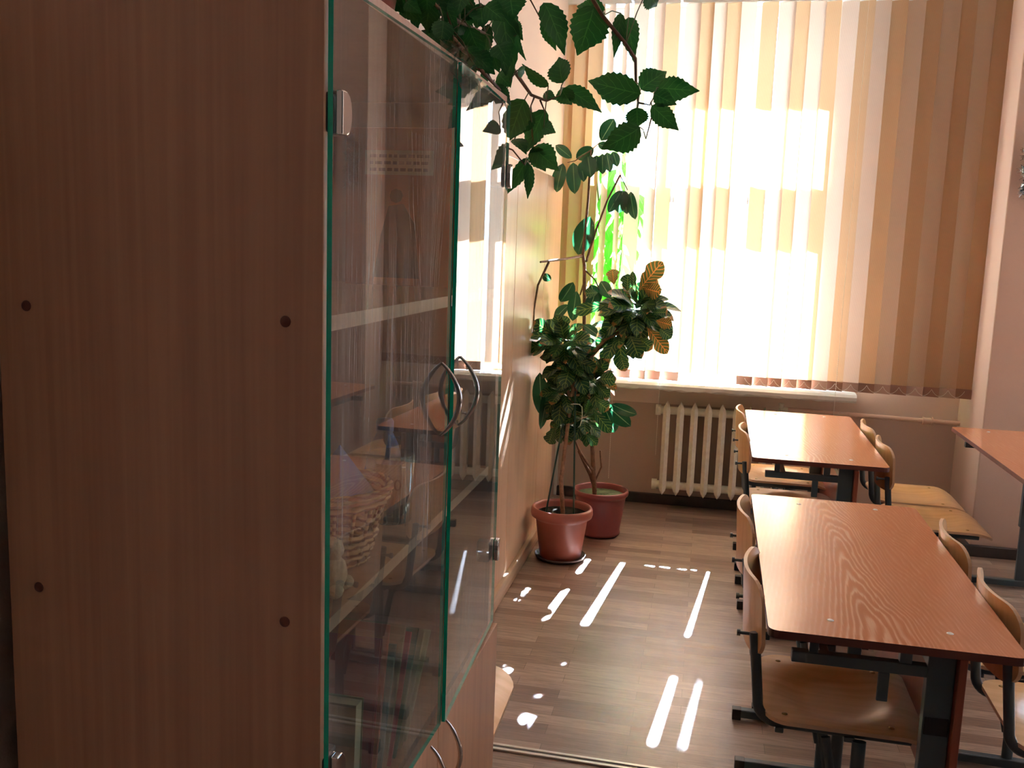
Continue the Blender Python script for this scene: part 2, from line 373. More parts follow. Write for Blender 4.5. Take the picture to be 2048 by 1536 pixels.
# ------------------------------------------------------------ room shell
XL, XR, YF, YB, ZC = -.87, 5.6, -2.8, 5.72, 3.25
WX0, WX1, WZ0, WZ1 = -.71, .69, .785, 2.96
struct(MB().box(XL-.1, XR+.1, YF-.1, YB+.6, -.1, 0).build('floor', 'floor'))
struct(MB().box(XL-.1, XR+.1, YF-.1, YB+.6, ZC, ZC+.1).build('ceiling', 'ceiling'))
wb = MB(); Y1 = YB+.52
wb.box(XL-.12, WX0, YB, Y1, 0, ZC); wb.box(WX0, WX1, YB, Y1, 0, WZ0-.045); wb.box(WX0, WX1, YB, Y1, WZ1, ZC)
wb.box(WX1, 3.0, YB, Y1, 0, ZC); wb.box(3.0, 4.4, YB, Y1, 0, WZ0-.045); wb.box(3.0, 4.4, YB, Y1, WZ1, ZC); wb.box(4.4, XR+.1, YB, Y1, 0, ZC)
struct(wb.build('wall_back', 'wall'))
struct(MB().box(XL-.12, XL, YF, YB, 0, ZC).build('wall_left', 'wall'))
struct(MB().box(XR, XR+.12, YF, YB, 0, ZC).build('wall_right', 'wall'))
struct(MB().box(XL-.12, XR+.12, YF-.12, YF, 0, ZC).build('wall_front', 'wall_dark'))
struct(MB().box(1.44, 1.98, 5.22, YB-.001, 0, ZC).build('pillar', 'pillar', bevel=.006))
# laminate panelling on the left wall
YP = [1.2, 2.1, 3.05, 3.99, 4.72, 5.22]
for a, b in zip(YP[:-1], YP[1:]):
    struct(MB().box(XL+.001, -.815, a+.002, b-.002, .075, 1.895).build('trim_1', 'panel', bevel=.003))
struct(MB().box(XL+.001, -.795, 1.2, 5.25, 0, .075).build('baseboard_left', 'wood_base', bevel=.006))
struct(MB().box(XL+.001, XL+.02, 5.69, 5.719, .0, 2.95).build('trim_2', 'white_paint', bevel=.003))
struct(MB().box(-.85, 1.438, 5.69, 5.719, 0, .06).box(1.42, 1.98, 5.195, 5.219, 0, .06).box(1.415, 1.439, 5.2, 5.69, 0, .06).build('baseboard_back', 'basebd', bevel=.004))
st = MB(); st.box(-.87, 3.0, 2.640, 2.652, 0, .006); st.box(-.87, 3.0, 2.664, 2.676, 0, .006); st.box(-.87, 3.0, 2.652, 2.664, 0, .0035, 1)
so = st.build('trim_3', ['alu', 'alu_dark'], bevel=.0015); struct(so); so.rotation_euler = (0, 0, R(-1.0))

def window(n, x0, x1, mull):
    e = struct(empty('window_%d' % n, (0, 0, 0)))
    for yy in (5.90, 6.07):
        f = MB(); t = .05
        f.box(x0, x0+t, yy, yy+t, WZ0, WZ1).box(x1-t, x1, yy, yy+t, WZ0, WZ1).box(x0+t, x1-t, yy, yy+t, WZ0, WZ0+.05).box(x0+t, x1-t, yy, yy+t, WZ1-.06, WZ1)
        xs = [x0+t]+[c for m in mull for c in (m-.02, m+.02)]+[x1-t]
        for i in range(0, len(xs), 2): f.box(xs[i], xs[i+1], yy, yy+t, 2.09, 2.25)
        for m in mull: f.box(m-.02, m+.02, yy-.004, yy+t, WZ0+.05, WZ1-.06)
        f.build('frame', 'white_paint', e, bevel=.003)
        for i in range(0, len(xs), 2):
            for z0, z1 in ((WZ0+.05, 2.09), (2.25, WZ1-.06)):
                MB().box(xs[i], xs[i+1], yy+.022, yy+.026, z0, z1).build('pane', 'pane', e)
    for m in mull:
        h = MB(); h.box(m-.012, m+.012, 5.878, 5.897, 1.83, 1.95).tube([(m, 5.878, 1.87), (m, 5.855, 1.87), (m, 5.85, 1.79)], .006); h.build('handle', 'chrome', e)
    return e
window(1, WX0, WX1, [-.25, .205]); window(2, 3.0, 4.4, [3.48, 3.94])
# window sills with soft plaster noses
def sill(name, x0, x1, lab):
    n = 48; prof = [(5.44, .742), (5.422, .752), (5.418, .772), (5.432, .786), (5.47, .79), (5.897, .79), (5.897, .742)]
    random.seed(3); vs = []
    for i in range(n+1):
        x = x0+(x1-x0)*i/n; j = random.uniform(-.004, .004)
        for k, (y, z) in enumerate(prof): vs.append((x, y+(j if k < 4 else 0), z+(random.uniform(-.006, .002) if k < 2 else 0)))
    m = len(prof); fs = [(i*m+k, (i+1)*m+k, (i+1)*m+(k+1) % m, i*m+(k+1) % m) for i in range(n) for k in range(m)]
    b = MB().add(vs, fs, 0, smooth=False); b.add(vs[:m], [tuple(range(m))]); b.add(vs[-m:], [tuple(range(m))[::-1]])
    return b
struct(sill('s', -.80, .84, '').build('trim_4', 'sill', bevel=0)); struct(sill('s', 2.9, 4.5, '').build('trim_5', 'sill'))

# ------------------------------------------------------------ radiator and pipes
rad = tag(empty('radiator', (.17, 5.60, 0)), 'cream painted cast iron radiator under the window', 'radiator')
def fin(px):
    b = MB(); zs = [(.093, .0), (.118, .017), (.135, .021), (.60, .021), (.625, .018), (.650, .0)]
    # pointed section with a raised ridge towards the room
    vs = []
    for z, hw in zs:
        hw = max(hw, .0015); ry = -.045 if .1 < z < .64 else -.034
        vs += [(px-hw, -.028, z), (px, ry, z), (px+hw, -.028, z), (px+hw*.8, .05, z), (px-hw*.8, .05, z)]
    k = 5; fs = [(i*k+j, i*k+(j+1) % k, (i+1)*k+(j+1) % k, (i+1)*k+j) for i in range(len(zs)-1) for j in range(k)]
    b.add(vs, fs, 0, smooth=False); b.add(vs[:5], [(4, 3, 2, 1, 0)]); b.add(vs[-5:], [(0, 1, 2, 3, 4)])
    return b
for i in range(9): fin(-.364+.0808*i).build('section', 'radiator', rad, bevel=.004)
for z in (.60, .145): MB().tube([(-.41, .01, z), (.32, .01, z)], .024, 12).build('header_pipe', 'radiator', rad); MB().tube([(-.43, .01, z), (-.40, .01, z)], .032, 12).build('end_plug', 'radiator', rad)
for x in (-.30, .22): MB().box(x-.008, x+.008, .05, .118, .52, .535).build('bracket', 'radiator', rad)
pp = tag(empty('heating_pipe', (0, 5.655, 0)), 'pinkish heating pipe running along the wall to the pillar', 'pipe')
MB().tube([(.50, 0, .645), (1.439, 0, .63)], .0135, 12).build('pipe', 'pipe', pp)
MB().tube([(1.245, 0, .633), (1.29, 0, .632)], .02, 12).tube([(1.24, 0, .633), (1.248, 0, .633)], .024, 12).tube([(1.287, 0, .633), (1.295, 0, .633)], .024, 12).build('coupling', 'pipe', pp)
MB().tube([(.462, 0, .64), (.462, 0, .672)], .012, 12).tube([(.462, 0, .672), (.462, 0, .68)], .016, 12).tube([(.462, 0, .645), (.51, 0, .645)], .013, 12).build('valve', 'radiator', pp)

# ------------------------------------------------------------ vertical blind
bl = tag(empty('vertical_blind', (0, 5.5, 0)), 'beige and tan vertical cloth blind hanging across the window', 'blind')
MB().box(-.93, 1.438, -.022, .022, 2.885, 2.925).build('headrail', 'white_paint', bl, bevel=.004)
for x in (-.7, .3, 1.2): MB().box(x-.02, x+.02, -.02, .219, 2.925, 2.935).build('bracket', 'alu', bl)
cx = [-.865, -.785, -.705, -.62, -.542, -.458, -.36, -.283, -.18, -.106, -.031, .043, .122, .234, .32, .395, .478, .560]+[.641+.0845*i for i in range(10)]
ang = {-.36: 44, .32: 15, -.542: 66, -.62: 60, -.283: 22, .234: 14, -.106: 20}
noweight = (-.106, -.031, .043, .122)
random.seed(11); bottoms = []
TWIST = 16
for i, x in enumerate(cx):
    a = R(-ang.get(x, TWIST+random.uniform(-3, 3))); z0 = .846; ma = 'ab'[i % 2] if x > -.4 else 'ba'[(i*7//3) % 2]
    nseg = 4; us = [-.0445+.089*k/nseg for k in range(nseg+1)]
    s_ = MB().sheet(us, lambda u: (z0, 2.885), lambda u, v: (u, -.004*(1-(u/.0445)**2), v), lambda u, v: (0, -.0006, 0), nv=1)
    o = s_.build('slat', 'slat_'+ma, bl, loc=(x, 0, 0)); o.rotation_euler = (0, random.uniform(-.002, .002), a)
    if x not in noweight:
        h = MB().box(-.0445, .0445, -.0055, .0015, z0-.052, z0, 0).build('weight', 'hem_'+ma, o, bevel=.001)
        bottoms.append((x, a))
ch = MB()
for (x0, a0), (x1, a1) in zip(bottoms[:-1], bottoms[1:]):
    if x0 < .2 or x1-x0 > .1: continue
    pts = [(x0+(x1-x0)*k/8, -.026-.004*math.sin(PI*k/8), .838-.036*math.sin(PI*k/8)**.8) for k in range(9)]
    ch.tube(pts, .0009, 5)
ch.build('linking_chain', 'bead', bl)
for x, zb in ((-.503, .205), (-.238, .365), (.724, .66)):
    c = MB(); c.tube([(x, -.09 if k > 30 else -.09, 2.88-(2.88-zb)*k/40) for k in range(41)], .0011, 5)
    z = 1.0
    while z > zb: c.lathe([(0, -.0025), (.0026, 0), (0, .0025)], (x, -.09, z), 6); z -= .012
    c.build('pull_cord', 'bead', bl)
    MB().box(x-.006, x+.006, -.094, -.02, 2.882, 2.89).build('cord_holder', 'white_paint', bl)

# things on the sill
it = tag(empty('wooden_block', (.015, 5.60, .79)), 'small pale wooden board lying on the window sill', 'board')
MB().box(-.11, .11, -.03, .03, .0, .012).build('board', 'paper', it, bevel=.002)
b = MB().box(-.02, .02, -.012, .012, .012, .05, mt=Matrix.Rotation(R(8), 4, 'Y')); b.build('knob', 'paper', it, bevel=.004)

# ------------------------------------------------------------ chairs
def rr(u, hw, lo, hi, r):
    au = abs(u)-(hw-r)
    if au <= 0: return lo, hi
    d = r-math.sqrt(max(r*r-au*au, 0)); return lo+d, hi-d
def make_chair():
    c = empty('school_chair')
    # seat: dished plywood with rolled front edge
    hw = .19; us = [-hw+.0002]+[-hw+.38*(1-math.cos(PI*k/20))/2 for k in range(1, 20)]+[hw-.0002]
    def P(u, v):
        q = ((v+.01)/.115)**2+(u/.125)**2; e = 1/(1+math.exp((q-1)*4.2)); z = .462-.020*e
        if v > .12: z -= (v-.12)**2*4.2
        if v < -.15: z += (-.15-v)**2*1.5
        return (v, u, z)
    s = MB().sheet(us, lambda u: rr(u, hw, -.19, .20, .06), P, lambda u, v: (0, 0, .010), nv=18, mi=0, me=1)
    s.build('seat', ['ply', 'ply_edge'], c)
    us = [-.1745+.349*(1-math.cos(PI*k/22))/2 for k in range(23)]
    def Pb(u, v):
        x = -.232-.16*(v-.60)*.35 + .040*(u/.175)**2 - .012
        return (x, u, v)
    s = MB().sheet(us, lambda u: rr(u, .175, .592, .778, .055), Pb, lambda u, v: (-.009, 0, 0), nv=8, mi=0, me=1)
    s.build('backrest', ['ply', 'ply_edge'], c)
    for sy in (-1, 1):
        y = sy*.150
        pts = [(-.222, y, .655), (-.214, y, .58), (-.204, y, .49)]+arc((-.154, .487), .050, PI, 1.5*PI, 7, lambda a, b: (a, y, b))[0:]+[(.0, y, .437), (.145, y, .437)]
        f = MB().tube(pts, .0125, 10, flat=.62, up=(0, 1, 0)); f.build('side_frame', 'black_metal', c)
        l = MB().tube([(.03, y+sy*.013, .425), (.03, y+sy*.013, .03)], .016, 10, flat=.6, up=(0, 1, 0))
        l.tube([(-.045, y+sy*.013, .425), (.018, y+sy*.013, .12)], .011, 8, flat=.6, up=(0, 1, 0)); l.build('leg', 'black_metal', c)
        MB().box(-.21, .21, y+sy*.013-.014, y+sy*.013+.014, .008, .036).build('foot', 'black_metal', c, bevel=.004)
        for q0, q1 in ((-.214, -.185), (.185, .214)): MB().box(q0, q1, y+sy*.013-.015, y+sy*.013+.015, 0, .037).build('foot_cap', 'dark_plastic', c, bevel=.002)
        MB().tube([(-.256, sy*.125, .64), (-.205, sy*.125, .64)], .0042, 8).tube([(-.262, sy*.125, .64), (-.254, sy*.125, .64)], .008, 8).build('bolt', 'black_metal', c)
    for q0, q1 in ((-.004, .02), (-.16, -.14)): MB().box(q0, q1, -.163, .163, .418, .43).build('cross_bar', 'black_metal', c, bevel=.002)
    for sx in (-.14, .10):
        for sy in (-.15, .15):
            MB().lathe([(0, .0018), (.0045, .0014), (.007, 0), (.007, -.003)], (sx, sy, .4625), 10).build('rivet', 'brass', c)
    return c
chair0 = make_chair(); first = [True]
def chair(x, y, rz, label, group=None):
    c = chair0 if first[0] else tree(chair0); first[0] = False
    c.location = (x, y, 0); c.rotation_euler = (0, 0, R(rz)); tag(c, label, 'chair', group); return c
G = 'plywood school chairs around the desks'
chair(.384, 2.345, -1, 'nearest plywood chair at left side of front desk, dished seat under the desk top', G)
chair(.382, 2.90, 0, 'plywood chair behind the nearest one, at left side of front desk', G)
chair(.424, 4.24, 0, 'plywood chair at left of back desk, its seat showing beyond the front desk', G)
chair(.426, 4.76, 0, 'farthest left plywood chair at back desk, beside the radiator', G)
chair(.940, 2.35, -1, 'nearest plywood chair right of front desk, bright seat cut by the photo edge', G)
chair(.950, 2.80, -2.8, 'second plywood chair right of front desk, its curved back just over the desk top', G)
chair(.992, 4.15, -1, 'plywood chair right of back desk, nearer of the two before the pillar', G)
chair(.990, 4.56, -1, 'farthest plywood chair right of back desk, next to the pipe wall', G)
chair(-.615, 2.07, 1, 'plywood chair by the left wall just beyond the glass cabinet', None)

# ------------------------------------------------------------ desks
def make_desk(mat, seed=0):
    d = empty('school_desk'); hw, hl, r = .256, .584, .022
    us = [-hw+2*hw*(1-math.cos(PI*k/16))/2 for k in range(17)]
    us = sorted(set([-hw, -hw+.002, -hw+.006, -hw+.012, -hw+.022, -hw*.5, 0, hw*.5, hw-.022, hw-.012, hw-.006, hw-.002, hw]))
    MB().sheet(us, lambda u: rr(u, hw, -hl, hl, r), lambda u, v: (u, v, .75), lambda u, v: (0, 0, .018), nv=6, mi=0, me=1).build('tabletop', [mat, 'desk_edge'], d, bevel=.0015)
    for sy in (-1, 1):
        y = sy*.527
        b = MB(); b.box(.076, .131, y-.014, y+.014, .30, .725); b.box(-.20, .131, y-.012, y+.012, .665, .69)
        b.box(-.165, -.145, y-.01, y+.01, .69, .731).box(.02, .045, y-.01, y+.01, .69, .731).box(.085, .125, y-.01, y+.01, .72, .731)
        b.build('end_frame', 'black_metal', d, bevel=.002)
        MB().box(.083, .124, y-.0095, y+.0095, .03, .31).build('leg', 'black_metal', d, bevel=.002)
        MB().box(.079, .128, y-.0165, y+.0165, .54, .58).build('height_clamp', 'dark_plastic', d, bevel=.002)
        MB().box(-.02, .003, y-.012, y-.004, .60, .665).build('bag_hook', 'black_metal', d, bevel=.002)
        MB().box(-.20, .24, y-.016, y+.016, .008, .038).build('foot', 'black_metal', d, bevel=.004)
        for q0, q1 in ((-.206, -.175), (.215, .246)): MB().box(q0, q1, y-.017, y+.017, 0, .039).build('foot_cap', 'dark_plastic', d, bevel=.002)
    for q0, q1 in ((.09, .12), (-.14, -.12)): MB().box(q0, q1, -.515, .515, .664, .687).build('cross_bar', 'black_metal', d, bevel=.002)
    MB().box(.1325, .1485, -.56, .56, .34, .722).build('front_panel', 'modesty', d, bevel=.0015)
    for px_, py_ in ((-.12, -.49), (.125, -.49), (-.11, .50), (.125, .515)):
        MB().lathe([(0, .0016), (.005, .0013), (.0075, 0), (.0075, -.003)], (px_, py_, .7503), 12).build('screw_head', 'alu', d)
    return d
d1 = make_desk('desk'); d1.location = (.4335, 2.568, 0); d1.rotation_euler = (0, 0, R(-.55)); tag(d1, 'nearest two seat wood-grain school desk with a shiny top, at front right', 'desk', 'school desks with grey metal frames')
d2 = make_desk('desk2'); d2.location = (.473, 4.318, 0); d2.rotation_euler = (0, 0, R(-.6)); tag(d2, 'second wood-grain school desk, behind the nearest one and close to the radiator', 'desk', 'school desks with grey metal frames')
d3 = make_desk('desk3'); d3.location = (1.441, 4.22, 0); tag(d3, 'plain wooden school desk in front of the pillar at the right photo edge', 'desk', 'school desks with grey metal frames')

# ------------------------------------------------------------ glass cabinet
CX0, CX1, CY0, CY1, CT = -.826, -.418, .975, 1.885, 1.815
cab = tag(empty('display_cabinet', (0, 0, 0)), 'tall beech laminate cabinet with glass upper doors and wooden lower doors, at left', 'cabinet')
cm = ['cab', 'cab_edge']
sp = MB().box(CX0, CX1+.004, CY0, CY0+.018, 0, CT, 0); sp.mi[-1] = 1; sp.mi[-1] = 1
sp.build('side_panel', cm, cab, bevel=.0008)
sp = MB().box(CX0, CX1+.004, CY1-.018, CY1, 0, CT, 0); sp.mi[-1] = 1; sp.build('side_panel', cm, cab, bevel=.0008)
sp = MB().box(CX0, CX1+.004, CY0-.004, CY1+.004, CT, CT+.016, 0); sp.build('top_panel', ['cab', 'cab'], cab, bevel=.001)
MB().box(CX0, CX0+.004, CY0+.018, CY1-.018, .06, CT).build('back_panel', 'cab_back', cab)
MB().box(CX0+.004, CX1-.02, CY0+.018, CY1-.018, 0, .06).build('plinth', 'cab', cab)
for z, nm in ((1.443, 'shelf'), (1.075, 'shelf'), (.722, 'shelf')):
    s_ = MB().box(CX0+.004, CX1-.006, CY0+.018, CY1-.018, z-.009, z+.009, 0); s_.mi[-1] = 1; s_.build(nm, ['cab_in', 'cab_edge'], cab)
for x, z in ((-.787, 1.449), (-.458, 1.447), (-.785, 1.102), (-.459, 1.096)):
    MB().lathe([(0, .0014), (.0055, .0012), (.0066, 0), (.0066, -.001)], (0, 0, 0), 14).build('screw_cap', 'screwcap', cab).matrix_local = Matrix.Translation((x, CY0, z)) @ Matrix.Rotation(R(90), 4, 'X')
YM = 1.432; GZ0, GZ1 = .742, 1.812
def glass_door(y_h, y_f, swing):
    """hinged at y_h, free edge towards y_f; returns the door part"""
    L = y_f-y_h; s = 1 if L > 0 else -1; L = abs(L)
    d = MB().box(0, .006, 0, s*L, GZ0, GZ1) if s > 0 else MB().box(0, .006, -L, 0, GZ0, GZ1)
    # the two broad faces are glass, the rims green
    d.mi = [1, 1, 1, 1, 0, 0]
    g = d.build('glass_door', ['door_pane', 'glass_edge'], cab, loc=(CX1+.006, y_h, 0)); g.rotation_euler = (0, 0, swing)
    for z in (1.675, .905):
        h = MB(); y = s*.019
        h.box(-.028, -.0005, y-.02, y+.02, z-.022, z+.022, 0)
        h.build('hinge_cup', 'dark_plastic', g, bevel=.004)
        n = 16; pts = []
        for k in range(n+1):
            a = -PI/2+PI*k/n; pts.append((s*(.008+.022*max(0, math.cos(a))**.6)+y-s*.018, z+.0235*math.sin(a)))
        pts = [(y-s*.014, z-.0235)]+pts[1:-1]+[(y-s*.014, z+.0235)]
        m = len(pts); vs = [(.0065, p[0], p[1]) for p in pts]+[(.0155, p[0], p[1]) for p in pts]
        fs = [(k, (k+1) % m, m+(k+1) % m, m+k) for k in range(m)]+[tuple(range(m))[::-1], tuple(range(m, 2*m))]
        if s < 0: fs = [f[::-1] for f in fs]
        MB().add(vs, fs).build('hinge_plate', 'chrome', g, bevel=.0015)
    y = s*(L-.042); z0, z1 = 1.243, 1.357; pts = []
    for k in range(15):
        t_ = k/14; pts.append((.006+.030*math.sin(PI*t_)**.8, y, z0+(z1-z0)*t_))
    MB().tube(pts, [.0022+.0022*math.sin(PI*k/14) for k in range(15)], 10).build('handle', 'chrome', g)
    return g
glass_door(CY0+.006, YM-.002, R(-1.75)); glass_door(CY1-.002, YM+.006, R(2.4))
for a, b, hy in ((CY0+.002, YM-.0015, YM-.045), (YM+.0015, CY1-.002, YM+.045)):
    d_ = MB().box(CX1+.0045, CX1+.0215, a, b, .065, .738, 0)
    d_ = d_.build('wooden_door', ['cab', 'cab_edge'], cab, bevel=.001)
    pts = [(CX1+.0215+.028*math.sin(PI*k/14)**.8, hy, .60+.125*k/14) for k in range(15)]
    MB().tube(pts, [.0022+.0022*math.sin(PI*k/14) for k in range(15)], 10).build('handle', 'chrome', d_)
# clear crumpled film on the far glass door's top edge
random.seed(8); f = MB(); n = 14; vs = []
for i in range(n+1):
    for j in range(6):
        vs.append((-.395+random.uniform(-.018, .012)+.004*j, 1.37+.010*i+random.uniform(-.006, .006), 1.835-.012*j+random.uniform(-.008, .010)))
f.add(vs, [(i*6+j, (i+1)*6+j, (i+1)*6+j+1, i*6+j+1) for i in range(n) for j in range(5)])
tag(f.build('plastic_wrap', 'film'), 'crumpled clear plastic wrap caught on the glass cabinet top', 'plastic wrap')

# cabinet contents ------------------------------------------------
ZS = 1.084
bk = tag(empty('wicker_basket', (-.512, 1.225, ZS)), 'light wicker basket on the cabinet shelf behind the near glass door', 'basket')
b = MB(); n = 36
b.lathe([(.0, .002), (.056, .002), (.058, .006)], (0, 0, 0), n)
for r_ in range(11):
    z = .008+.0095*r_; R_ = .057+.030*(r_/10)**1.0
    if 5 <= r_ <= 8: continue
    pts = [((R_+.0022*(1 if (k+r_) % 2 else -1))*math.cos(2*PI*k/n), (R_+.0022*(1 if (k+r_) % 2 else -1))*math.sin(2*PI*k/n), z) for k in range(n+1)]
    b.tube(pts, .0046, 6, caps=False)
b.build('woven_body', 'wicker', bk)
b = MB()
for k in range(18):
    a = 2*PI*k/18; b.tube([(.058*math.cos(a), .058*math.sin(a), .004), (.088*math.cos(a), .088*math.sin(a), .112)], .0026, 6)
b.build('stakes', 'wicker', bk)
b = MB()
for q in range(3): b.tube([((.089+.003*math.sin(k*1.3+q*2))*math.cos(2*PI*k/n), (.089+.003*math.sin(k*1.3+q*2))*math.sin(2*PI*k/n), .110+.003*math.cos(k*1.3+q*2)) for k in range(n+1)], .0038, 6, caps=False)
b.build('braided_rim', 'wicker', bk)
o = MB().add([(-.04, -.045, 0), (.035, -.055, 0), (.045, .06, 0), (.0, .03, .075), (-.04, -.045, .003), (.035, -.055, .003), (.045, .06, .003), (.0, .03, .078)],
             [(0, 1, 3), (1, 2, 3), (4, 7, 5), (5, 7, 6), (0, 4, 5, 1), (1, 5, 6, 2), (2, 6, 7, 3), (3, 7, 4, 0)]).build('blue_card', 'blue', loc=(-.505, 1.225, ZS+.085))
tag(o, 'folded blue card standing in the wicker basket', 'card')
mug = tag(empty('glass_mug', (-.492, 1.44, ZS)), 'clear glass mug with a paper note inside, beside the wicker basket', 'mug')
MB().lathe([(.0, .001), (.036, .001), (.037, .006), (.037, .02), (.040, .112), (.0375, .113), (.0335, .02), (.03, .014), (0, .012)], (0, 0, 0), 32).build('body', 'mug_glass', mug)
MB().tube([(.0, .036, .092), (.004, .055, .094), (.006, .070, .078), (.006, .073, .05), (.004, .062, .026), (.0, .036, .02)], [.005, .0055, .006, .006, .0055, .005], 10).build('handle', 'mug_glass', mug)
nt = MB().sheet([R(-118+9*k) for k in range(12)], lambda u: (.018, .100), lambda u, v: (.0325*math.cos(u), .0325*math.sin(u), v), lambda u, v: (.0006*math.cos(u), .0006*math.sin(u), 0), nv=3).build('paper_note', 'paper', mug); nt['label'] = 'paper note printed 500'
text('500', .026, 'ink', nt, Matrix.Rotation(R(-72), 4, 'Z') @ Matrix.Translation((.0338, 0, .066)) @ Matrix(((0, 0, 1, 0), (1, 0, 0, 0), (0, 1, 0, 0), (0, 0, 0, 1))))
bt = tag(empty('spray_bottle', (-.535, 1.535, ZS)), 'small bottle with a dark blue cap behind the glass mug', 'bottle')
MB().lathe([(.0, .0), (.036, .0), (.040, .01), (.037, .05), (.024, .105), (.013, .128), (.013, .132)], (0, 0, 0), 24).build('body', 'blue', bt)
MB().lathe([(.015, .128), (.0155, .145), (.013, .150), (0, .151)], (0, 0, 0), 20).build('cap', 'dark_plastic' if False else 'blue', bt)
fl = tag(empty('plush_toy', (-.455, 1.105, ZS)), 'cream fluffy toy at the near edge of the cabinet shelf', 'toy')
def blob(name, c, r, mat, par, seed):
    random.seed(seed); bm = bmesh.new(); bmesh.ops.create_icosphere(bm, subdivisions=3, radius=1)
    for v_ in bm.verts: v_.co = Vector((v_.co.x*r[0], v_.co.y*r[1], v_.co.z*r[2]))*(1+random.uniform(-.05, .07)) + Vector(c)
    me = bpy.data.meshes.new(name); bm.to_mesh(me); bm.free(); me.materials.append(M[mat]); o_ = bpy.data.objects.new(name, me); COL.objects.link(o_); o_.parent = par; return o_
blob('body', (0, 0, .026), (.019, .024, .026), 'fluff', fl, 1); blob('head', (0, .002, .058), (.015, .017, .016), 'fluff', fl, 2)
blob('leg', (.012, .020, .009), (.010, .014, .009), 'fluff', fl, 3); blob('leg', (.012, -.016, .009), (.010, .014, .009), 'fluff', fl, 4)
# picture book on the top shelf
ob = tag(empty('picture_folder', (-.60, 1.80, 1.4525)), 'orange-brown folder with a title box and dark figure, on the top cabinet shelf', 'folder')
MB().box(-.115, .115, -.004, .004, 0, .305).build('cover', 'orange', ob, bevel=.001)
MB().box(-.075, .065, -.0052, -.0042, .215, .262).build('title_label', 'paper', ob)
for k in range(3):
    m_ = MB()
    random.seed(k); x = -.065
    while x < .05:
        l_ = random.uniform(.006, .016); m_.box(x, x+l_, -.0062, -.0053, .222+.013*k, .228+.013*k); x += l_+.004
    m_.build('printed_line', 'ink', ob)
fg = MB().lathe([(0, -.014), (.010, -.010), (.014, 0), (.010, .010), (0, .014)], (0, 0, 0), 16)
fg.v = [(a-.01, b*.08-.0048, c+.175) for a, b, c in fg.v]
k = len(fg.v); vs = [(-.055, 0, .015), (-.04, 0, .10), (-.025, 0, .155), (.005, 0, .16), (.03, 0, .12), (.04, 0, .015)]
fg.add([(a, -.0045, c) for a, b, c in vs]+[(a, -.0058, c) for a, b, c in vs], [(11, 10, 9, 8, 7, 6), (0, 1, 2, 3, 4, 5)]+[(i, (i+1) % 6, 6+(i+1) % 6, 6+i) for i in range(6)])
fg.build('printed_figure', 'ink', ob)
# books and papers leaning below the shelf
random.seed(21)
def book(y, th, hgt, dep, tilt, cover, lab, x=-.437):
    e = empty('leaning_book', (x, y, .7315)); e.rotation_euler = (R(-tilt), 0, 0)
    MB().box(-dep, -.002, .0012, th-.0012, .003, hgt-.003).build('pages', 'paper', e)
    MB().box(-dep, 0, 0, .0012, 0, hgt).box(-dep, 0, th-.0012, th, 0, hgt).box(-dep, -dep+.0012, .0012, th-.0012, 0, hgt).build('cover', cover, e)
    return tag(e, lab, 'book', 'books leaning in the lower glass part of the cabinet')
bks = [(1.14, .030, .175, .22, 4, 'folder', 'khaki folder nearest the cabinet side, first of the leaning books'),
       (1.20, .009, .235, .20, 12, 'red', 'red covered book next to the khaki folder in the cabinet'),
       (1.225, .006, .245, .19, 15, 'orange', 'thin orange notebook leaning in the cabinet, right of the red book'),
       (1.25, .006, .205, .18, 20, 'green', 'thin green book leaning behind the orange notebook'),
       (1.275, .007, .225, .18, 24, 'folder', 'tan notebook leaning in the middle of the cabinet books'),
       (1.302, .005, .205, .17, 28, 'red', 'thin dark red notebook leaning low beside the tan notebook'),
       (1.325, .006, .205, .17, 33, 'green', 'green notebook slanting low near the far end of the books'),
       (1.355, .007, .19, .17, 38, 'paper', 'cream notebook slanting lowest, last of the leaning books'),
       (1.38, .006, .19, .17, 43, 'paper', 'cream notebook lying flattest against the other leaning books')]
for a in bks: book(*a)

# tinsel garland and lettered strip on the pillar
tz = tag(empty('tinsel_garland', (1.52, 5.175, 2.0)), 'silver tinsel garland on the pillar at the right photo edge', 'tinsel')
random.seed(4); b = MB(); core = [(.03*math.sin(k*.7), 0, .14-.028*k*.35) for k in range(30)]
b.tube(core, .002, 5); b.build('string', 'tinsel', tz)
b = MB()
for p in core:
    for q in range(26):
        d_ = Vector((random.gauss(0, 1), random.gauss(0, .6), random.gauss(0, 1))).normalized()*random.uniform(.018, .036); s_ = d_.cross(Vector((random.random(), random.random(), random.random()))).normalized()*.0013
        p0 = Vector(p)+Vector((random.uniform(-.012, .012), 0, random.uniform(-.01, .01))); b.add([p0-s_, p0+s_, p0+d_+s_, p0+d_-s_], [(0, 1, 2, 3)])
o = b.build('strands', 'tinsel', tz); o['kind'] = 'stuff'
bn = tag(empty('paper_banner', (1.70, 5.212, 2.02)), 'pale paper strip with dark letters beside the tinsel on the pillar', 'banner')
MB().box(-.05, .05, -.001, .001, -.22, .22).build('paper_strip', 'folder', bn)
for k, c_ in enumerate('ИХДНИ'):
    text(c_, .085, 'ink', bn, Matrix.Translation((0, -.003, .16-.08*k)) @ Matrix.Rotation(R(90), 4, 'X'))

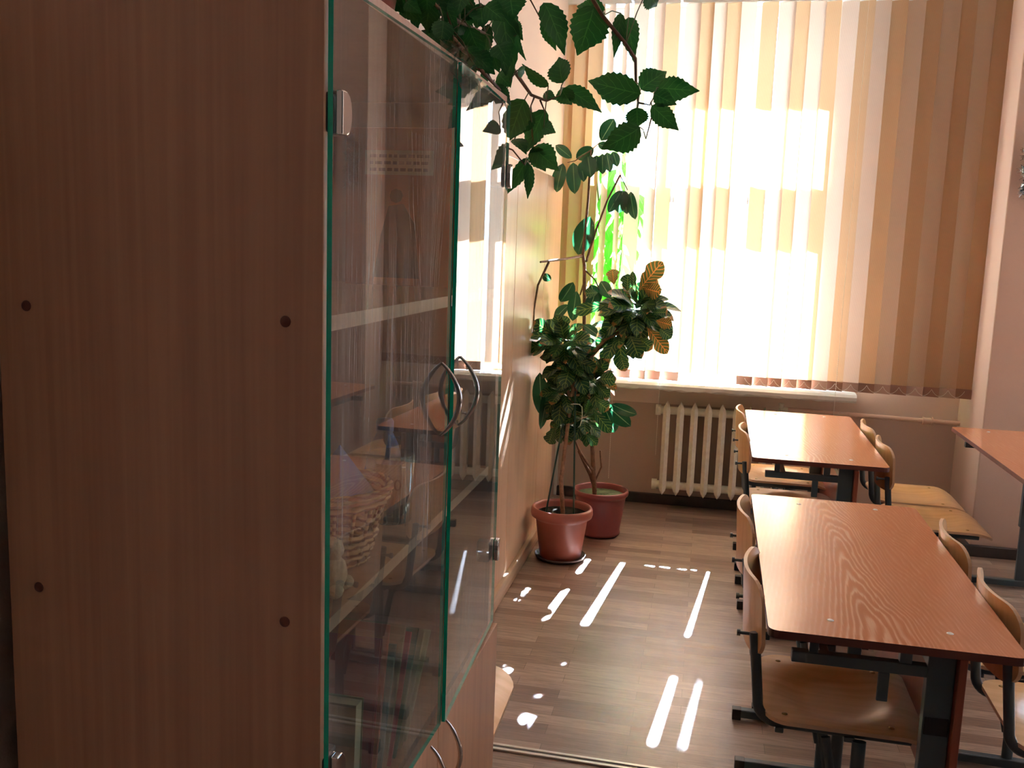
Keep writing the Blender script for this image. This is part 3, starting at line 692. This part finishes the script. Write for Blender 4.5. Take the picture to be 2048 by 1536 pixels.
# ------------------------------------------------------------ plants
HIB= [(-0.286, 2.162, 2.067, -0.32, 2.182, 1.965, 0.079, 0.295), (-0.265, 2.203, 2.061, -0.334, 2.222, 2.082, 0.042, 0.422), (-0.377, 2.048, 2.047, -0.327, 2.046, 1.941, 0.049, 0.443), (-0.386, 2.102, 2.033, -0.362, 2.134, 1.966, 0.028, -0.387), (-0.23, 2.203, 2.06, -0.238, 2.182, 1.962, 0.026, 0.044), (-0.215, 2.237, 2.059, -0.195, 2.199, 1.955, 0.039, -0.283), (-0.179, 2.243, 2.117, -0.156, 2.277, 2.091, 0.053, 0.266), (-0.333, 2.072, 1.888, -0.349, 2.096, 1.947, 0.049, -0.361), (-0.365, 2.073, 1.881, -0.419, 2.043, 1.921, 0.025, -0.498), (-0.383, 2.125, 1.874, -0.351, 2.102, 1.858, 0.02, -0.285), (-0.351, 2.165, 1.893, -0.331, 2.195, 1.859, 0.038, -0.211), (-0.349, 2.192, 1.897, -0.261, 2.195, 1.845, 0.038, 0.178), (-0.174, 2.17, 1.881, -0.299, 2.205, 1.915, 0.06, 0.191), (-0.186, 2.316, 1.914, -0.129, 2.347, 1.962, 0.055, -0.201), (-0.144, 2.299, 1.915, -0.049, 2.272, 1.904, 0.049, -0.354), (-0.15, 2.246, 1.893, -0.097, 2.23, 1.867, 0.034, 0.103), (-0.153, 2.239, 1.866, -0.089, 2.254, 1.813, 0.041, -0.162), (-0.185, 2.221, 1.859, -0.183, 2.247, 1.818, 0.046, -0.019), (-0.173, 2.193, 1.812, -0.258, 2.191, 1.762, 0.061, 0.205), (-0.398, 1.985, 1.84, -0.437, 2.023, 1.76, 0.058, -0.477), (-0.372, 2.088, 1.834, -0.416, 2.115, 1.746, 0.046, -0.482), (-0.399, 2.07, 1.828, -0.429, 2.06, 1.774, 0.033, 0.079), (-0.365, 2.037, 1.79, -0.334, 2.001, 1.776, 0.029, -0.319), (-0.405, 2.125, 1.756, -0.339, 2.101, 1.706, 0.051, 0.256), (-0.4, 2.112, 1.758, -0.377, 2.148, 1.706, 0.037, -0.156), (-0.393, 2.015, 1.724, -0.438, 2.017, 1.646, 0.027, 0.276), (-0.388, 2.011, 1.711, -0.393, 2.031, 1.639, 0.019, 0.297), (-0.435, 2.072, 1.769, -0.4, 2.035, 1.735, 0.03, 0.446), (-0.412, 1.874, 2.017, -0.401, 1.861, 1.971, 0.054, 0.111), (-0.447, 1.922, 2.032, -0.411, 1.909, 1.853, 0.051, 0.424), (-0.415, 1.926, 1.982, -0.392, 1.911, 1.943, 0.022, -0.183), (-0.403, 1.904, 1.951, -0.377, 1.87, 1.897, 0.013, -0.351), (-0.448, 1.858, 1.961, -0.464, 1.898, 1.908, 0.026, -0.338), (-0.434, 1.83, 1.904, -0.427, 1.869, 1.872, 0.016, 0.034), (-0.457, 1.822, 1.985, -0.447, 1.801, 1.944, 0.048, 0.094), (-0.463, 1.811, 1.978, -0.508, 1.807, 1.967, 0.024, -0.078), (-0.467, 1.779, 1.938, -0.448, 1.813, 1.889, 0.038, -0.467), (-0.487, 1.803, 1.887, -0.453, 1.83, 1.87, 0.021, -0.369), (-0.498, 1.754, 1.947, -0.526, 1.79, 1.928, 0.034, 0.13), (-0.543, 1.682, 1.967, -0.53, 1.651, 1.9, 0.025, -0.065), (-0.509, 1.663, 1.955, -0.524, 1.69, 1.914, 0.034, -0.205), (-0.522, 1.711, 1.915, -0.507, 1.751, 1.899, 0.023, 0.352), (-0.524, 1.751, 1.976, -0.522, 1.747, 1.929, 0.015, -0.012), (-0.494, 1.781, 1.99, -0.496, 1.779, 1.971, 0.019, -0.209), (-0.556, 1.61, 1.955, -0.53, 1.582, 1.919, 0.028, -0.123), (-0.492, 1.839, 2.012, -0.482, 1.875, 1.973, 0.018, 0.127), (-0.433, 1.888, 1.875, -0.406, 1.875, 1.848, 0.032, -0.411), (-0.4, 1.912, 1.886, -0.39, 1.934, 1.883, 0.02, 0.367), (-0.438, 1.871, 1.851, -0.407, 1.894, 1.816, 0.023, 0.275), (-0.459, 1.853, 1.872, -0.449, 1.866, 1.856, 0.018, 0.26), (-0.52, 1.644, 1.963, -0.55, 1.661, 1.943, 0.026, -0.219), (-0.483, 1.782, 1.945, -0.479, 1.804, 1.93, 0.024, 0.191), (-0.504, 1.725, 1.915, -0.492, 1.761, 1.891, 0.024, 0.15), (-0.495, 1.775, 2.038, -0.502, 1.8, 2.008, 0.032, 0.147), (-0.47, 1.874, 2.005, -0.485, 1.902, 1.962, 0.032, 0.37), (-0.469, 1.785, 1.876, -0.507, 1.812, 1.849, 0.028, 0.437), (-0.48, 1.651, 1.915, -0.496, 1.657, 1.874, 0.034, 0.166), (-0.516, 1.731, 1.948, -0.527, 1.704, 1.902, 0.025, -0.059), (-0.454, 1.684, 1.979, -0.459, 1.663, 1.933, 0.031, -0.446), (-0.508, 1.513, 1.945, -0.485, 1.504, 1.918, 0.027, 0.112), (-0.479, 1.73, 1.991, -0.497, 1.723, 1.965, 0.028, -0.385), (-0.432, 1.754, 1.971, -0.391, 1.741, 1.94, 0.033, 0.081), (-0.433, 1.894, 1.925, -0.413, 1.865, 1.868, 0.033, 0.096), (-0.477, 1.712, 1.879, -0.497, 1.672, 1.84, 0.037, -0.392), (-0.505, 1.81, 1.953, -0.47, 1.804, 1.916, 0.031, -0.274), (-0.542, 1.723, 1.921, -0.519, 1.704, 1.874, 0.033, 0.481), (-0.495, 1.715, 1.966, -0.472, 1.713, 1.918, 0.028, -0.378), (-0.495, 1.816, 1.977, -0.471, 1.819, 1.933, 0.026, -0.226), (-0.417, 1.799, 1.912, -0.392, 1.782, 1.876, 0.041, 0.108), (-0.477, 1.64, 1.919, -0.477, 1.624, 1.871, 0.034, 0.033), (-0.507, 1.639, 1.97, -0.508, 1.646, 1.933, 0.034, -0.464), (-0.527, 1.644, 1.96, -0.566, 1.667, 1.929, 0.023, -0.072), (-0.505, 1.816, 1.938, -0.509, 1.808, 1.894, 0.032, 0.352), (-0.55, 1.678, 1.987, -0.565, 1.673, 1.959, 0.034, -0.214), (-0.456, 1.819, 1.894, -0.422, 1.805, 1.859, 0.033, -0.346), (-0.498, 1.803, 1.917, -0.471, 1.816, 1.895, 0.038, -0.474), (-0.441, 1.71, 1.862, -0.47, 1.687, 1.827, 0.036, 0.146), (-0.446, 1.942, 1.954, -0.418, 1.95, 1.925, 0.03, -0.086), (-0.526, 1.584, 1.937, -0.489, 1.549, 1.91, 0.023, 0.075), (-0.451, 1.764, 1.889, -0.421, 1.763, 1.858, 0.034, 0.439), (-0.519, 1.7, 2.013, -0.538, 1.733, 1.99, 0.031, 0.055), (-0.492, 1.802, 2.004, -0.484, 1.773, 1.96, 0.033, -0.266), (-0.518, 1.703, 1.933, -0.492, 1.716, 1.899, 0.025, -0.409), (-0.536, 1.591, 1.944, -0.517, 1.614, 1.91, 0.027, -0.471), (-0.475, 1.824, 2.044, -0.43, 1.793, 1.995, 0.029, 0.473), (-0.464, 1.746, 1.895, -0.428, 1.732, 1.859, 0.028, 0.114), (-0.522, 1.694, 1.974, -0.485, 1.689, 1.937, 0.036, 0.352)]
FIC= [(-0.584, 4.93, 2.083, -0.522, 4.931, 2.193, 0.07, 0.093), (-0.731, 4.93, 1.993, -0.819, 4.936, 2.059, 0.047, 0.24), (-0.775, 4.93, 1.966, -0.802, 4.922, 1.819, 0.066, -0.403), (-0.722, 4.93, 1.971, -0.702, 4.893, 1.812, 0.069, -0.298), (-0.684, 4.93, 1.972, -0.658, 4.893, 1.874, 0.047, 0.389), (-0.62, 4.93, 2.046, -0.708, 4.928, 1.993, 0.062, 0.26), (-0.648, 4.93, 2.009, -0.623, 4.89, 1.896, 0.074, -0.03), (-0.603, 4.93, 2.01, -0.606, 4.961, 1.928, 0.059, 0.119), (-0.573, 4.93, 2.018, -0.567, 4.924, 1.916, 0.047, -0.034), (-0.551, 4.93, 2.025, -0.526, 4.898, 1.926, 0.048, -0.345), (-0.521, 4.93, 2.029, -0.491, 4.903, 1.954, 0.043, -0.125), (-0.544, 4.93, 2.047, -0.597, 4.921, 2.064, 0.039, 0.38), (-0.466, 4.93, 1.836, -0.525, 4.902, 1.722, 0.051, -0.246), (-0.459, 4.93, 1.836, -0.474, 4.912, 1.721, 0.066, -0.338), (-0.451, 4.93, 1.836, -0.432, 4.913, 1.717, 0.051, -0.265), (-0.419, 4.93, 1.831, -0.39, 4.929, 1.692, 0.053, -0.468), (-0.621, 4.93, 1.701, -0.682, 4.964, 1.5, 0.097, -0.131), (-0.695, 4.93, 1.359, -0.763, 4.965, 1.249, 0.068, 0.188), (-0.675, 4.93, 1.313, -0.692, 4.944, 1.153, 0.063, -0.028), (-0.711, 4.93, 1.238, -0.797, 4.966, 1.15, 0.056, -0.382), (-0.784, 4.5, 1.407, -0.745, 4.513, 1.379, 0.036, -0.209), (-0.6, 4.93, 1.35, -0.562, 4.944, 1.249, 0.069, 0.229), (-0.573, 4.93, 1.317, -0.606, 4.903, 1.198, 0.061, -0.299), (-0.55, 4.93, 1.369, -0.491, 4.892, 1.289, 0.061, -0.27), (-0.483, 4.93, 0.715, -0.352, 4.896, 0.621, 0.078, -0.099), (-0.5, 4.93, 0.709, -0.44, 4.968, 0.566, 0.082, -0.136), (-0.779, 4.5, 0.929, -0.755, 4.485, 0.715, 0.071, -0.032), (-0.733, 4.5, 0.9, -0.76, 4.483, 0.65, 0.048, 0.232)]
CRO= [(-0.317, 4.42, 1.349, -0.213, 4.437, 1.489, 0.086, -0.337), (-0.295, 4.42, 1.365, -0.211, 4.399, 1.347, 0.074, 0.172), (-0.431, 4.42, 1.374, -0.446, 4.455, 1.445, 0.058, 0.146), (-0.369, 4.42, 1.347, -0.369, 4.414, 1.426, 0.066, 0.475), (-0.332, 4.42, 1.348, -0.345, 4.381, 1.439, 0.031, -0.439), (-0.427, 4.42, 1.283, -0.627, 4.442, 1.234, 0.058, -0.09), (-0.505, 4.42, 1.333, -0.562, 4.384, 1.328, 0.047, 0.048), (-0.244, 4.42, 1.254, -0.178, 4.459, 1.255, 0.062, 0.019), (-0.227, 4.42, 1.217, -0.152, 4.408, 1.199, 0.058, -0.406), (-0.21, 4.42, 1.18, -0.152, 4.386, 1.141, 0.058, 0.399), (-0.27, 4.42, 1.185, -0.165, 4.419, 1.065, 0.07, 0.436), (-0.297, 4.42, 1.13, -0.236, 4.384, 1.087, 0.062, -0.257), (-0.343, 4.42, 1.143, -0.297, 4.384, 1.046, 0.093, -0.103), (-0.384, 4.42, 1.048, -0.354, 4.385, 0.976, 0.054, -0.245), (-0.705, 4.42, 1.131, -0.805, 4.413, 1.185, 0.066, -0.194), (-0.675, 4.42, 1.148, -0.688, 4.384, 1.227, 0.047, -0.462), (-0.711, 4.42, 1.084, -0.858, 4.458, 1.041, 0.054, -0.321), (-0.636, 4.42, 1.15, -0.597, 4.421, 1.141, 0.047, -0.098), (-0.66, 4.42, 0.993, -0.62, 4.423, 0.86, 0.039, -0.416), (-0.591, 4.42, 1.013, -0.486, 4.405, 0.967, 0.054, -0.392), (-0.486, 4.42, 0.926, -0.398, 4.423, 0.931, 0.062, 0.421), (-0.484, 4.42, 0.895, -0.432, 4.428, 0.841, 0.058, 0.357), (-0.489, 4.42, 0.824, -0.424, 4.397, 0.785, 0.062, -0.483), (-0.502, 4.42, 0.776, -0.408, 4.423, 0.672, 0.058, -0.013), (-0.527, 4.42, 0.655, -0.473, 4.426, 0.606, 0.047, -0.123), (-0.72, 4.42, 0.919, -0.737, 4.43, 0.909, 0.023, 0.226), (-0.686, 4.42, 0.675, -0.712, 4.453, 0.586, 0.062, -0.192), (-0.276, 4.42, 1.29, -0.231, 4.416, 1.293, 0.07, 0.326)]
HST= [[(-0.544, 1.6, 1.993), (-0.502, 1.683, 1.952), (-0.482, 1.767, 1.945), (-0.454, 1.85, 1.943)], [(-0.496, 1.75, 1.919), (-0.446, 1.8, 1.864), (-0.433, 1.85, 1.849), (-0.422, 1.9, 1.836)], [(-0.446, 1.95, 1.932), (-0.412, 1.983, 1.884), (-0.391, 2.017, 1.854), (-0.363, 2.05, 1.847)], [(-0.322, 2.1, 2.126), (-0.262, 2.13, 2.038), (-0.211, 2.16, 1.985), (-0.191, 2.19, 1.96), (-0.19, 2.22, 1.915), (-0.185, 2.25, 1.874)], [(-0.185, 2.25, 1.874), (-0.158, 2.25, 1.869), (-0.148, 2.25, 1.891)], [(-0.185, 2.25, 1.874), (-0.19, 2.25, 1.83)], [(-0.151, 2.25, 1.849), (-0.163, 2.25, 1.793)], [(-0.44, 1.95, 1.743), (-0.413, 1.95, 1.734), (-0.386, 1.95, 1.704)], [(-0.431, 2.05, 2.094), (-0.385, 2.05, 2.018)], [(-0.387, 2.03, 1.851), (-0.395, 2.03, 1.83)], [(-0.363, 2.05, 1.847), (-0.335, 2.05, 1.859)], [(-0.374, 2.03, 1.846), (-0.362, 2.03, 1.82)], [(-0.512, 1.7, 2.003), (-0.477, 1.7, 1.917), (-0.455, 1.7, 1.934)]]
FST= [[(-0.529, 4.93, 0.239), (-0.558, 4.93, 0.552), (-0.585, 4.93, 0.794), (-0.623, 4.93, 1.032), (-0.631, 4.93, 1.268), (-0.64, 4.93, 1.45), (-0.65, 4.93, 1.499)], [(-0.65, 4.93, 1.499), (-0.637, 4.93, 1.784), (-0.633, 4.93, 2.036)], [(-0.655, 4.93, 1.496), (-0.707, 4.69, 1.481), (-0.788, 4.45, 1.465)], [(-0.756, 4.5, 1.466), (-0.802, 4.483, 1.354), (-0.814, 4.467, 1.235), (-0.808, 4.45, 1.099)], [(-0.632, 4.93, 1.466), (-0.588, 4.93, 1.632), (-0.536, 4.93, 1.786), (-0.478, 4.93, 1.913)], [(-0.632, 4.9, 1.425), (-0.577, 4.9, 1.376), (-0.552, 4.9, 1.328)], [(-0.546, 4.93, 0.362), (-0.617, 4.93, 0.452), (-0.648, 4.93, 0.518)], [(-0.633, 4.93, 1.373), (-0.656, 4.93, 1.293)], [(-0.633, 4.93, 2.036), (-0.704, 4.865, 1.974), (-0.732, 4.8, 1.96)], [(-0.478, 4.93, 1.913), (-0.436, 4.93, 1.839)], [(-0.633, 4.93, 2.036), (-0.589, 4.93, 2.074)]]
CST= [[(-0.641, 4.45, 0.225), (-0.644, 4.45, 0.414), (-0.628, 4.45, 0.614), (-0.613, 4.45, 0.812), (-0.598, 4.45, 0.91)], [(-0.613, 4.45, 0.812), (-0.651, 4.45, 0.907), (-0.664, 4.45, 1.051)], [(-0.598, 4.45, 0.91), (-0.511, 4.475, 1.058), (-0.401, 4.5, 1.181)], [(-0.607, 4.45, 0.837), (-0.534, 4.45, 0.842), (-0.497, 4.45, 0.82)]]
STK= [[(-0.57, 4.4, 0.245), (-0.592, 4.4, 0.676)], [(-0.696, 4.42, 0.278), (-0.642, 4.42, 0.644)]]

def profile(kind, t):
    if kind == 'hib':
        w_ = math.sin(PI*min(1, t**.72))**.85 if t < 1 else 0
        return w_*(1-.45*max(0, t-.6)/.4)
    if kind == 'fic': return max(0, math.sin(PI*t))**.62
    if kind == 'long': return max(0, math.sin(PI*t))**.7
    w_ = max(0, math.sin(PI*min(1, t**1.5)))**.7 if t < 1 else 0
    return max(w_, .28*math.sin(PI*min(1, t*1.6)) if t < .6 else 0)*(1-.28*math.exp(-((t-.52)/.07)**2))
def leaf(b, base, tip, width, nrm, kind='hib', curl=.12, fold=.25, mi=0, n=14):
    base = Vector(base); tip = Vector(tip); L = tip-base; ln = L.length; d = L.normalized()
    n_ = Vector(nrm); n_ = (n_-d*n_.dot(d)); n_ = n_.normalized() if n_.length > 1e-4 else d.orthogonal().normalized()
    s = d.cross(n_); vs = []; uvs = []
    for i in range(n+1):
        t = i/n; w_ = profile(kind, t)*width/2+.0006
        if kind == 'hib' and 0 < i < n: w_ *= 1+(.07 if i % 2 else -.07)
        c = base+L*t+n_*(-4*t*(1-t)*curl*ln*-1)-n_*(curl*ln*.5*t*t)
        for q in (-1, -.5, 0, .5, 1):
            vs.append(c+s*(w_*q)+n_*(abs(q)*w_*fold)+n_*(.02*width*math.sin(t*9+q*3))); uvs.append((.5+.5*q, t+.0001))
    fs = [(i*5+j, i*5+j+1, (i+1)*5+j+1, (i+1)*5+j) for i in range(n) for j in range(4)]
    b.add(vs, fs, mi, uvs, True)
rng = random.Random(7)
def facing(p, roll, spread=.5):
    v = (Vector((0, 0, H))-Vector(p)).normalized()
    return v+Vector((roll*1.2+rng.uniform(-spread, spread)*.5, rng.uniform(-.2, .2), rng.uniform(-spread, spread)))
def pot(e, prof, mat, soilr, soilz, soilm):
    MB().lathe(prof, n=48).build('pot', mat, e)
    random.seed(int(soilz*1000)); n = 16; vs = [(0, 0, soilz+.006)]; rings = 6
    for r_ in range(1, rings+1):
        for k in range(24): a = 2*PI*k/24; q = soilr*r_/rings; vs.append((q*math.cos(a), q*math.sin(a), soilz+random.uniform(-.004, .006)*(1 if r_ < rings else 0)))
    fs = [(0, 1+k, 1+(k+1) % 24) for k in range(24)]+[(1+(r_-1)*24+k, 1+r_*24+k, 1+r_*24+(k+1) % 24, 1+(r_-1)*24+(k+1) % 24) for r_ in range(1, rings) for k in range(24)]
    MB().add(vs, fs, 0, smooth=True).build('soil', soilm, e)
# croton in the front pot
cp = (-.640, 4.50, 0); cro = tag(empty('potted_croton', cp), 'croton with yellow-veined leaves in the terracotta coloured pot with a saucer', 'plant')
pot(cro, [(0, .014), (.098, .014), (.103, .02), (.128, .205), (.138, .215), (.150, .222), (.154, .236), (.152, .258), (.146, .268), (.138, .268), (.134, .255), (.132, .23), (.126, .225)], 'terracotta', .130, .232, 'soil')
MB().lathe([(0, .003), (.098, .003), (.122, .014), (.128, .026), (.124, .026), (.118, .017), (.095, .010), (0, .010)], n=44).build('saucer', 'saucer', cro)
def lp(parent, p): return Vector(p)-Vector(parent.location)
off = Vector(cp)
b = MB()
for pth, r_ in zip(CST, (.0115, .009, .010, .007)):
    p = [Vector(q) for q in pth]
    if pth is CST[0]: p[0] = Vector((-.632, 4.48, .235))
    b.tube([q-off for q in p], [r_*(1-.3*i/(len(p)-1)) for i in range(len(p))], 8)
b.tube([Vector(q)-off for q in ((-.594, 4.455, .84), (-.56, 4.47, .98), (-.47, 4.5, 1.10), (-.36, 4.52, 1.18))], .008, 8)
b.tube([Vector(q)-off for q in ((-.594, 4.455, .84), (-.64, 4.45, .95), (-.665, 4.45, 1.04))], .008, 8)
b.build('stem', 'stem_light', cro)
for (x0, y0, z0, x1, y1, z1) in ((-.575, 4.455, .23, -.590, 4.42, .86), (-.715, 4.47, .24, -.640, 4.43, .72)):
    MB().tube([Vector((x0, y0, z0))-off, Vector((x1, y1, z1))-off], .0045, 8).build('support_stake', 'stake', cro)
b = MB(); tp = [(-.610, 4.43, .795), (-.585, 4.415, .80), (-.565, 4.43, .797), (-.585, 4.46, .793), (-.612, 4.45, .795)]
b.tube([Vector(q)-off for q in tp], .0022, 6); b.tube([Vector(q)-off for q in ((-.572, 4.42, .80), (-.552, 4.405, .79), (-.548, 4.40, .74), (-.556, 4.40, .70), (-.566, 4.405, .69))], .0018, 6); b.build('tie', 'tie', cro)
lv = MB()
def rosette(c, n, rad, seed, squash=(1, .8, .85), mo=.06, wd=.42):
    r_ = random.Random(seed)
    for k in range(n):
        z = 1-2*(k+.5)/n; a = k*2.39996+seed; q = math.sqrt(1-z*z)
        d = Vector((q*math.cos(a)*squash[0], q*math.sin(a)*squash[1], z*squash[2]))
        ln = rad*r_.uniform(.88, 1.25); base = Vector(c)+d*ln*.12; tip = Vector(c)+d*ln+Vector((0, 0, -.02*q))
        leaf(lv, base-off, tip-off, ln*wd*r_.uniform(.85, 1.2), Vector((-d.y*.2, -.5, .9))+Vector((r_.uniform(-.5, .5), r_.uniform(-.5, .2), 0)), 'cro', .10, .22, 1 if r_.random() < mo and z > -.1 else 0)
rosette((-.325, 4.50, 1.255), 44, .165, 1, squash=(1.05, .8, .95))
rosette((-.40, 4.52, 1.14), 22, .150, 5, squash=(.9, .8, 1.0), mo=0)
rosette((-.655, 4.45, 1.085), 36, .150, 2, squash=(1.05, .8, .75), mo=.03)
rosette((-.62, 4.47, .98), 26, .14, 3, squash=(.95, .8, .9), mo=0)
rosette((-.51, 4.49, .90), 28, .135, 4, squash=(.9, .8, 1.05), mo=.1)
rosette((-.66, 4.49, .84), 26, .125, 6, squash=(.8, .8, 1.1), mo=0)
rosette((-.555, 4.50, .72), 24, .125, 9, squash=(.85, .8, 1.1), mo=0)
rosette((-.66, 4.50, .70), 16, .11, 10, squash=(.7, .8, 1.0), mo=0)
for i, (a, b_, c, d, e, f_, w_, ro) in enumerate(CRO):
    leaf(lv, Vector((a, b_, c))-off, Vector((d, e, f_))-off, w_*1.1, facing((a, b_, c), ro*.5, .3), 'cro', .05, .15, 1 if i in (0, 1, 2, 8, 10) else 0)
lv.build('foliage', ['leaf_cro', 'leaf_cro2'], cro)

# ficus in the back pot
fp = (-.500, 4.97, 0); fic = tag(empty('potted_ficus', fp), 'tall thin ficus in the dark red pot behind the croton', 'plant'); off = Vector(fp)
pot(fic, [(0, .008), (.108, .008), (.114, .014), (.114, .024), (.110, .026), (.136, .21), (.140, .222), (.148, .226), (.151, .238), (.148, .25), (.141, .254), (.136, .247), (.133, .225), (.13, .22)], 'redpot', .132, .222, 'soil2')
b = MB(); bl_ = MB()
rad_ = [.013, .008, .0075, .006, .007, .005, .008, .006, .003, .003, .003]
for i, (pth, r_) in enumerate(zip(FST, rad_)):
    p = [Vector(q) for q in pth]
    if i == 0: p[0] = Vector((-.53, 4.95, .22))
    b.tube([q-off for q in p], [r_*(1-.35*k/(len(p)-1)) for k in range(len(p))], 8)
b.tube([Vector(q)-off for q in ((-.53, 4.95, .30), (-.50, 4.94, .38), (-.51, 4.94, .47))], .005, 6)
b.tube([Vector(q)-off for q in ((-.525, 4.95, .24), (-.56, 4.95, .33), (-.60, 4.94, .41), (-.625, 4.94, .46))], .009, 8)
b.build('stem', 'stem', fic)
lv = MB()
for (a, b_, c, d, e, f_, w_, ro) in FIC:
    leaf(lv, Vector((a, b_, c))-off, Vector((d, e, f_))-off, w_*1.12, facing((a, b_, c), ro*.6, .35), 'fic', .06, .2, 0, 10)
r_ = random.Random(31)
for k in range(34):   # dense low foliage behind the croton
    c = Vector((-.60+r_.uniform(-.13, .16), 4.93+r_.uniform(-.06, .06), r_.uniform(.58, 1.25))); a = r_.uniform(0, 2*PI)
    t_ = c+Vector((math.cos(a)*.09, r_.uniform(-.04, .04), -.05+math.sin(a)*.05)); leaf(lv, c-off, t_-off, .05, facing(c, r_.uniform(-.6, .6), .6), 'fic', .08, .2, 0, 8)
c = Vector((-.36, 4.75, .81)); leaf(lv, Vector((-.455, 4.85, .74))-off, Vector((-.315, 4.80, .70))-off, .062, (.1, -1, .5), 'fic', -.10, .15, 0, 10)
lv.build('foliage', 'leaf_fic', fic)

# plant on the sill behind the blind
spp = (-.60, 5.71, .79); spl = tag(empty('potted_sill_plant', spp), 'bright sunlit long-leaved green plant on the sill behind the blind', 'plant')
MB().lathe([(0, 0), (.045, 0), (.062, .10), (.066, .10), (.066, .115), (.058, .115), (.055, .10)], n=28).build('pot', 'terracotta', spl)
MB().lathe([(0, .103), (.056, .10)], n=20).build('soil', 'soil', spl)
b = MB(); lv = MB(); r_ = random.Random(12)
for q in range(3):
    x1 = (-.10, .04, .13)[q]; top = (1.35, 1.5, 1.1)[q]; pts = [(x1*t_/6*1.0+.01*math.sin(t_*2+q), .02*math.sin(t_+q), .10+(top-.10)*t_/6) for t_ in range(7)]; b.tube(pts, .005, 7)
    m_ = 34
    for k in range(m_):
        t_ = .22+.78*k/m_; p = Vector((x1*t_, 0, .10+(top-.10)*t_)); a = k*2.4+q; d_ = Vector((math.cos(a), math.sin(a)*.35, .05)).normalized()
        ln = r_.uniform(.15, .21); tip = p+d_*ln*.55+Vector((0, 0, -ln*.75))
        if tip.y > .10: tip.y = .10
        if tip.y < -.10: tip.y = -.10
        leaf(lv, p+d_*.02, tip, .056, Vector((d_.x*.3, -1, .4)), 'long', .16, .15, 0, 10)
b.build('stem', 'petiole', spl); lv.build('foliage', 'leaf_sill', spl)

# hibiscus standing on the cabinet
hp = (-.62, 1.52, 1.834); hib = tag(empty('potted_hibiscus', hp), 'hibiscus with toothed leaves spreading from the cabinet top across the window', 'plant'); off = Vector(hp)
pot(hib, [(0, 0), (.075, 0), (.105, .16), (.112, .162), (.112, .18), (.104, .18), (.100, .16)], 'terracotta', .10, .155, 'soil')
b = MB()
b.tube([(0, 0, .15), (.02, .02, .24), (.06, .06, .36), (.12, .16, .46), (.26, .40, .50), (.34, .60, .42), (.345, .62, .37)], [.012, .011, .010, .008, .007, .006, .005], 8)
b.tube([(0, 0, .15), (-.02, .03, .25), (.0, .08, .34), (.04, .12, .36)], .007, 8)
for i, pth in enumerate(HST):
    r0 = .0048 if i < 4 else .0022
    p = [Vector(q)-off for q in pth]; b.tube(p, [r0*(1-.45*k/(len(p)-1)) for k in range(len(p))], 7)
for i, j in ((0, 0), (3, 0), (8, 0), (12, 0)):
    q = Vector(HST[i][j])-off; b.tube([q, q+Vector((-.02, -.02, .05)), Vector((.10, .12, .44)) if i != 3 else Vector((.24, .38, .50))], .0045, 7)
b.build('stem', 'stem', hib)
lv = MB(); pt = MB(); tips = [Vector(q)-off for pth in HST for q in pth]
for (a, b_, c, d, e, f_, w_, ro) in HIB:
    B = Vector((a, b_, c)); leaf(lv, B-off, Vector((d, e, f_))-off, w_*1.12, facing(B, ro*.7, .35), 'hib', .07, .22, 0, 18)
    near = min(tips, key=lambda q: (q-(B-off)).length); mid = (near+B-off)/2+Vector((0, 0, .008)); pt.tube([near, mid, B-off], .0013, 5)
r_ = random.Random(77)
for k in range(46):   # crown above the cabinet, mostly over the frame
    c = Vector((r_.uniform(-.10, .40), r_.uniform(-.1, .55), r_.uniform(.36, .66))); a = r_.uniform(0, 2*PI)
    t_ = c+Vector((math.cos(a)*.06, math.sin(a)*.05, -.08)); leaf(lv, c, t_, .07, (r_.uniform(-.6, .6), -1, r_.uniform(0, .8)), 'hib', .08, .22, 0, 14)
lv.build('foliage', 'leaf_hib', hib); pt.build('leaf_stalks', 'petiole', hib)
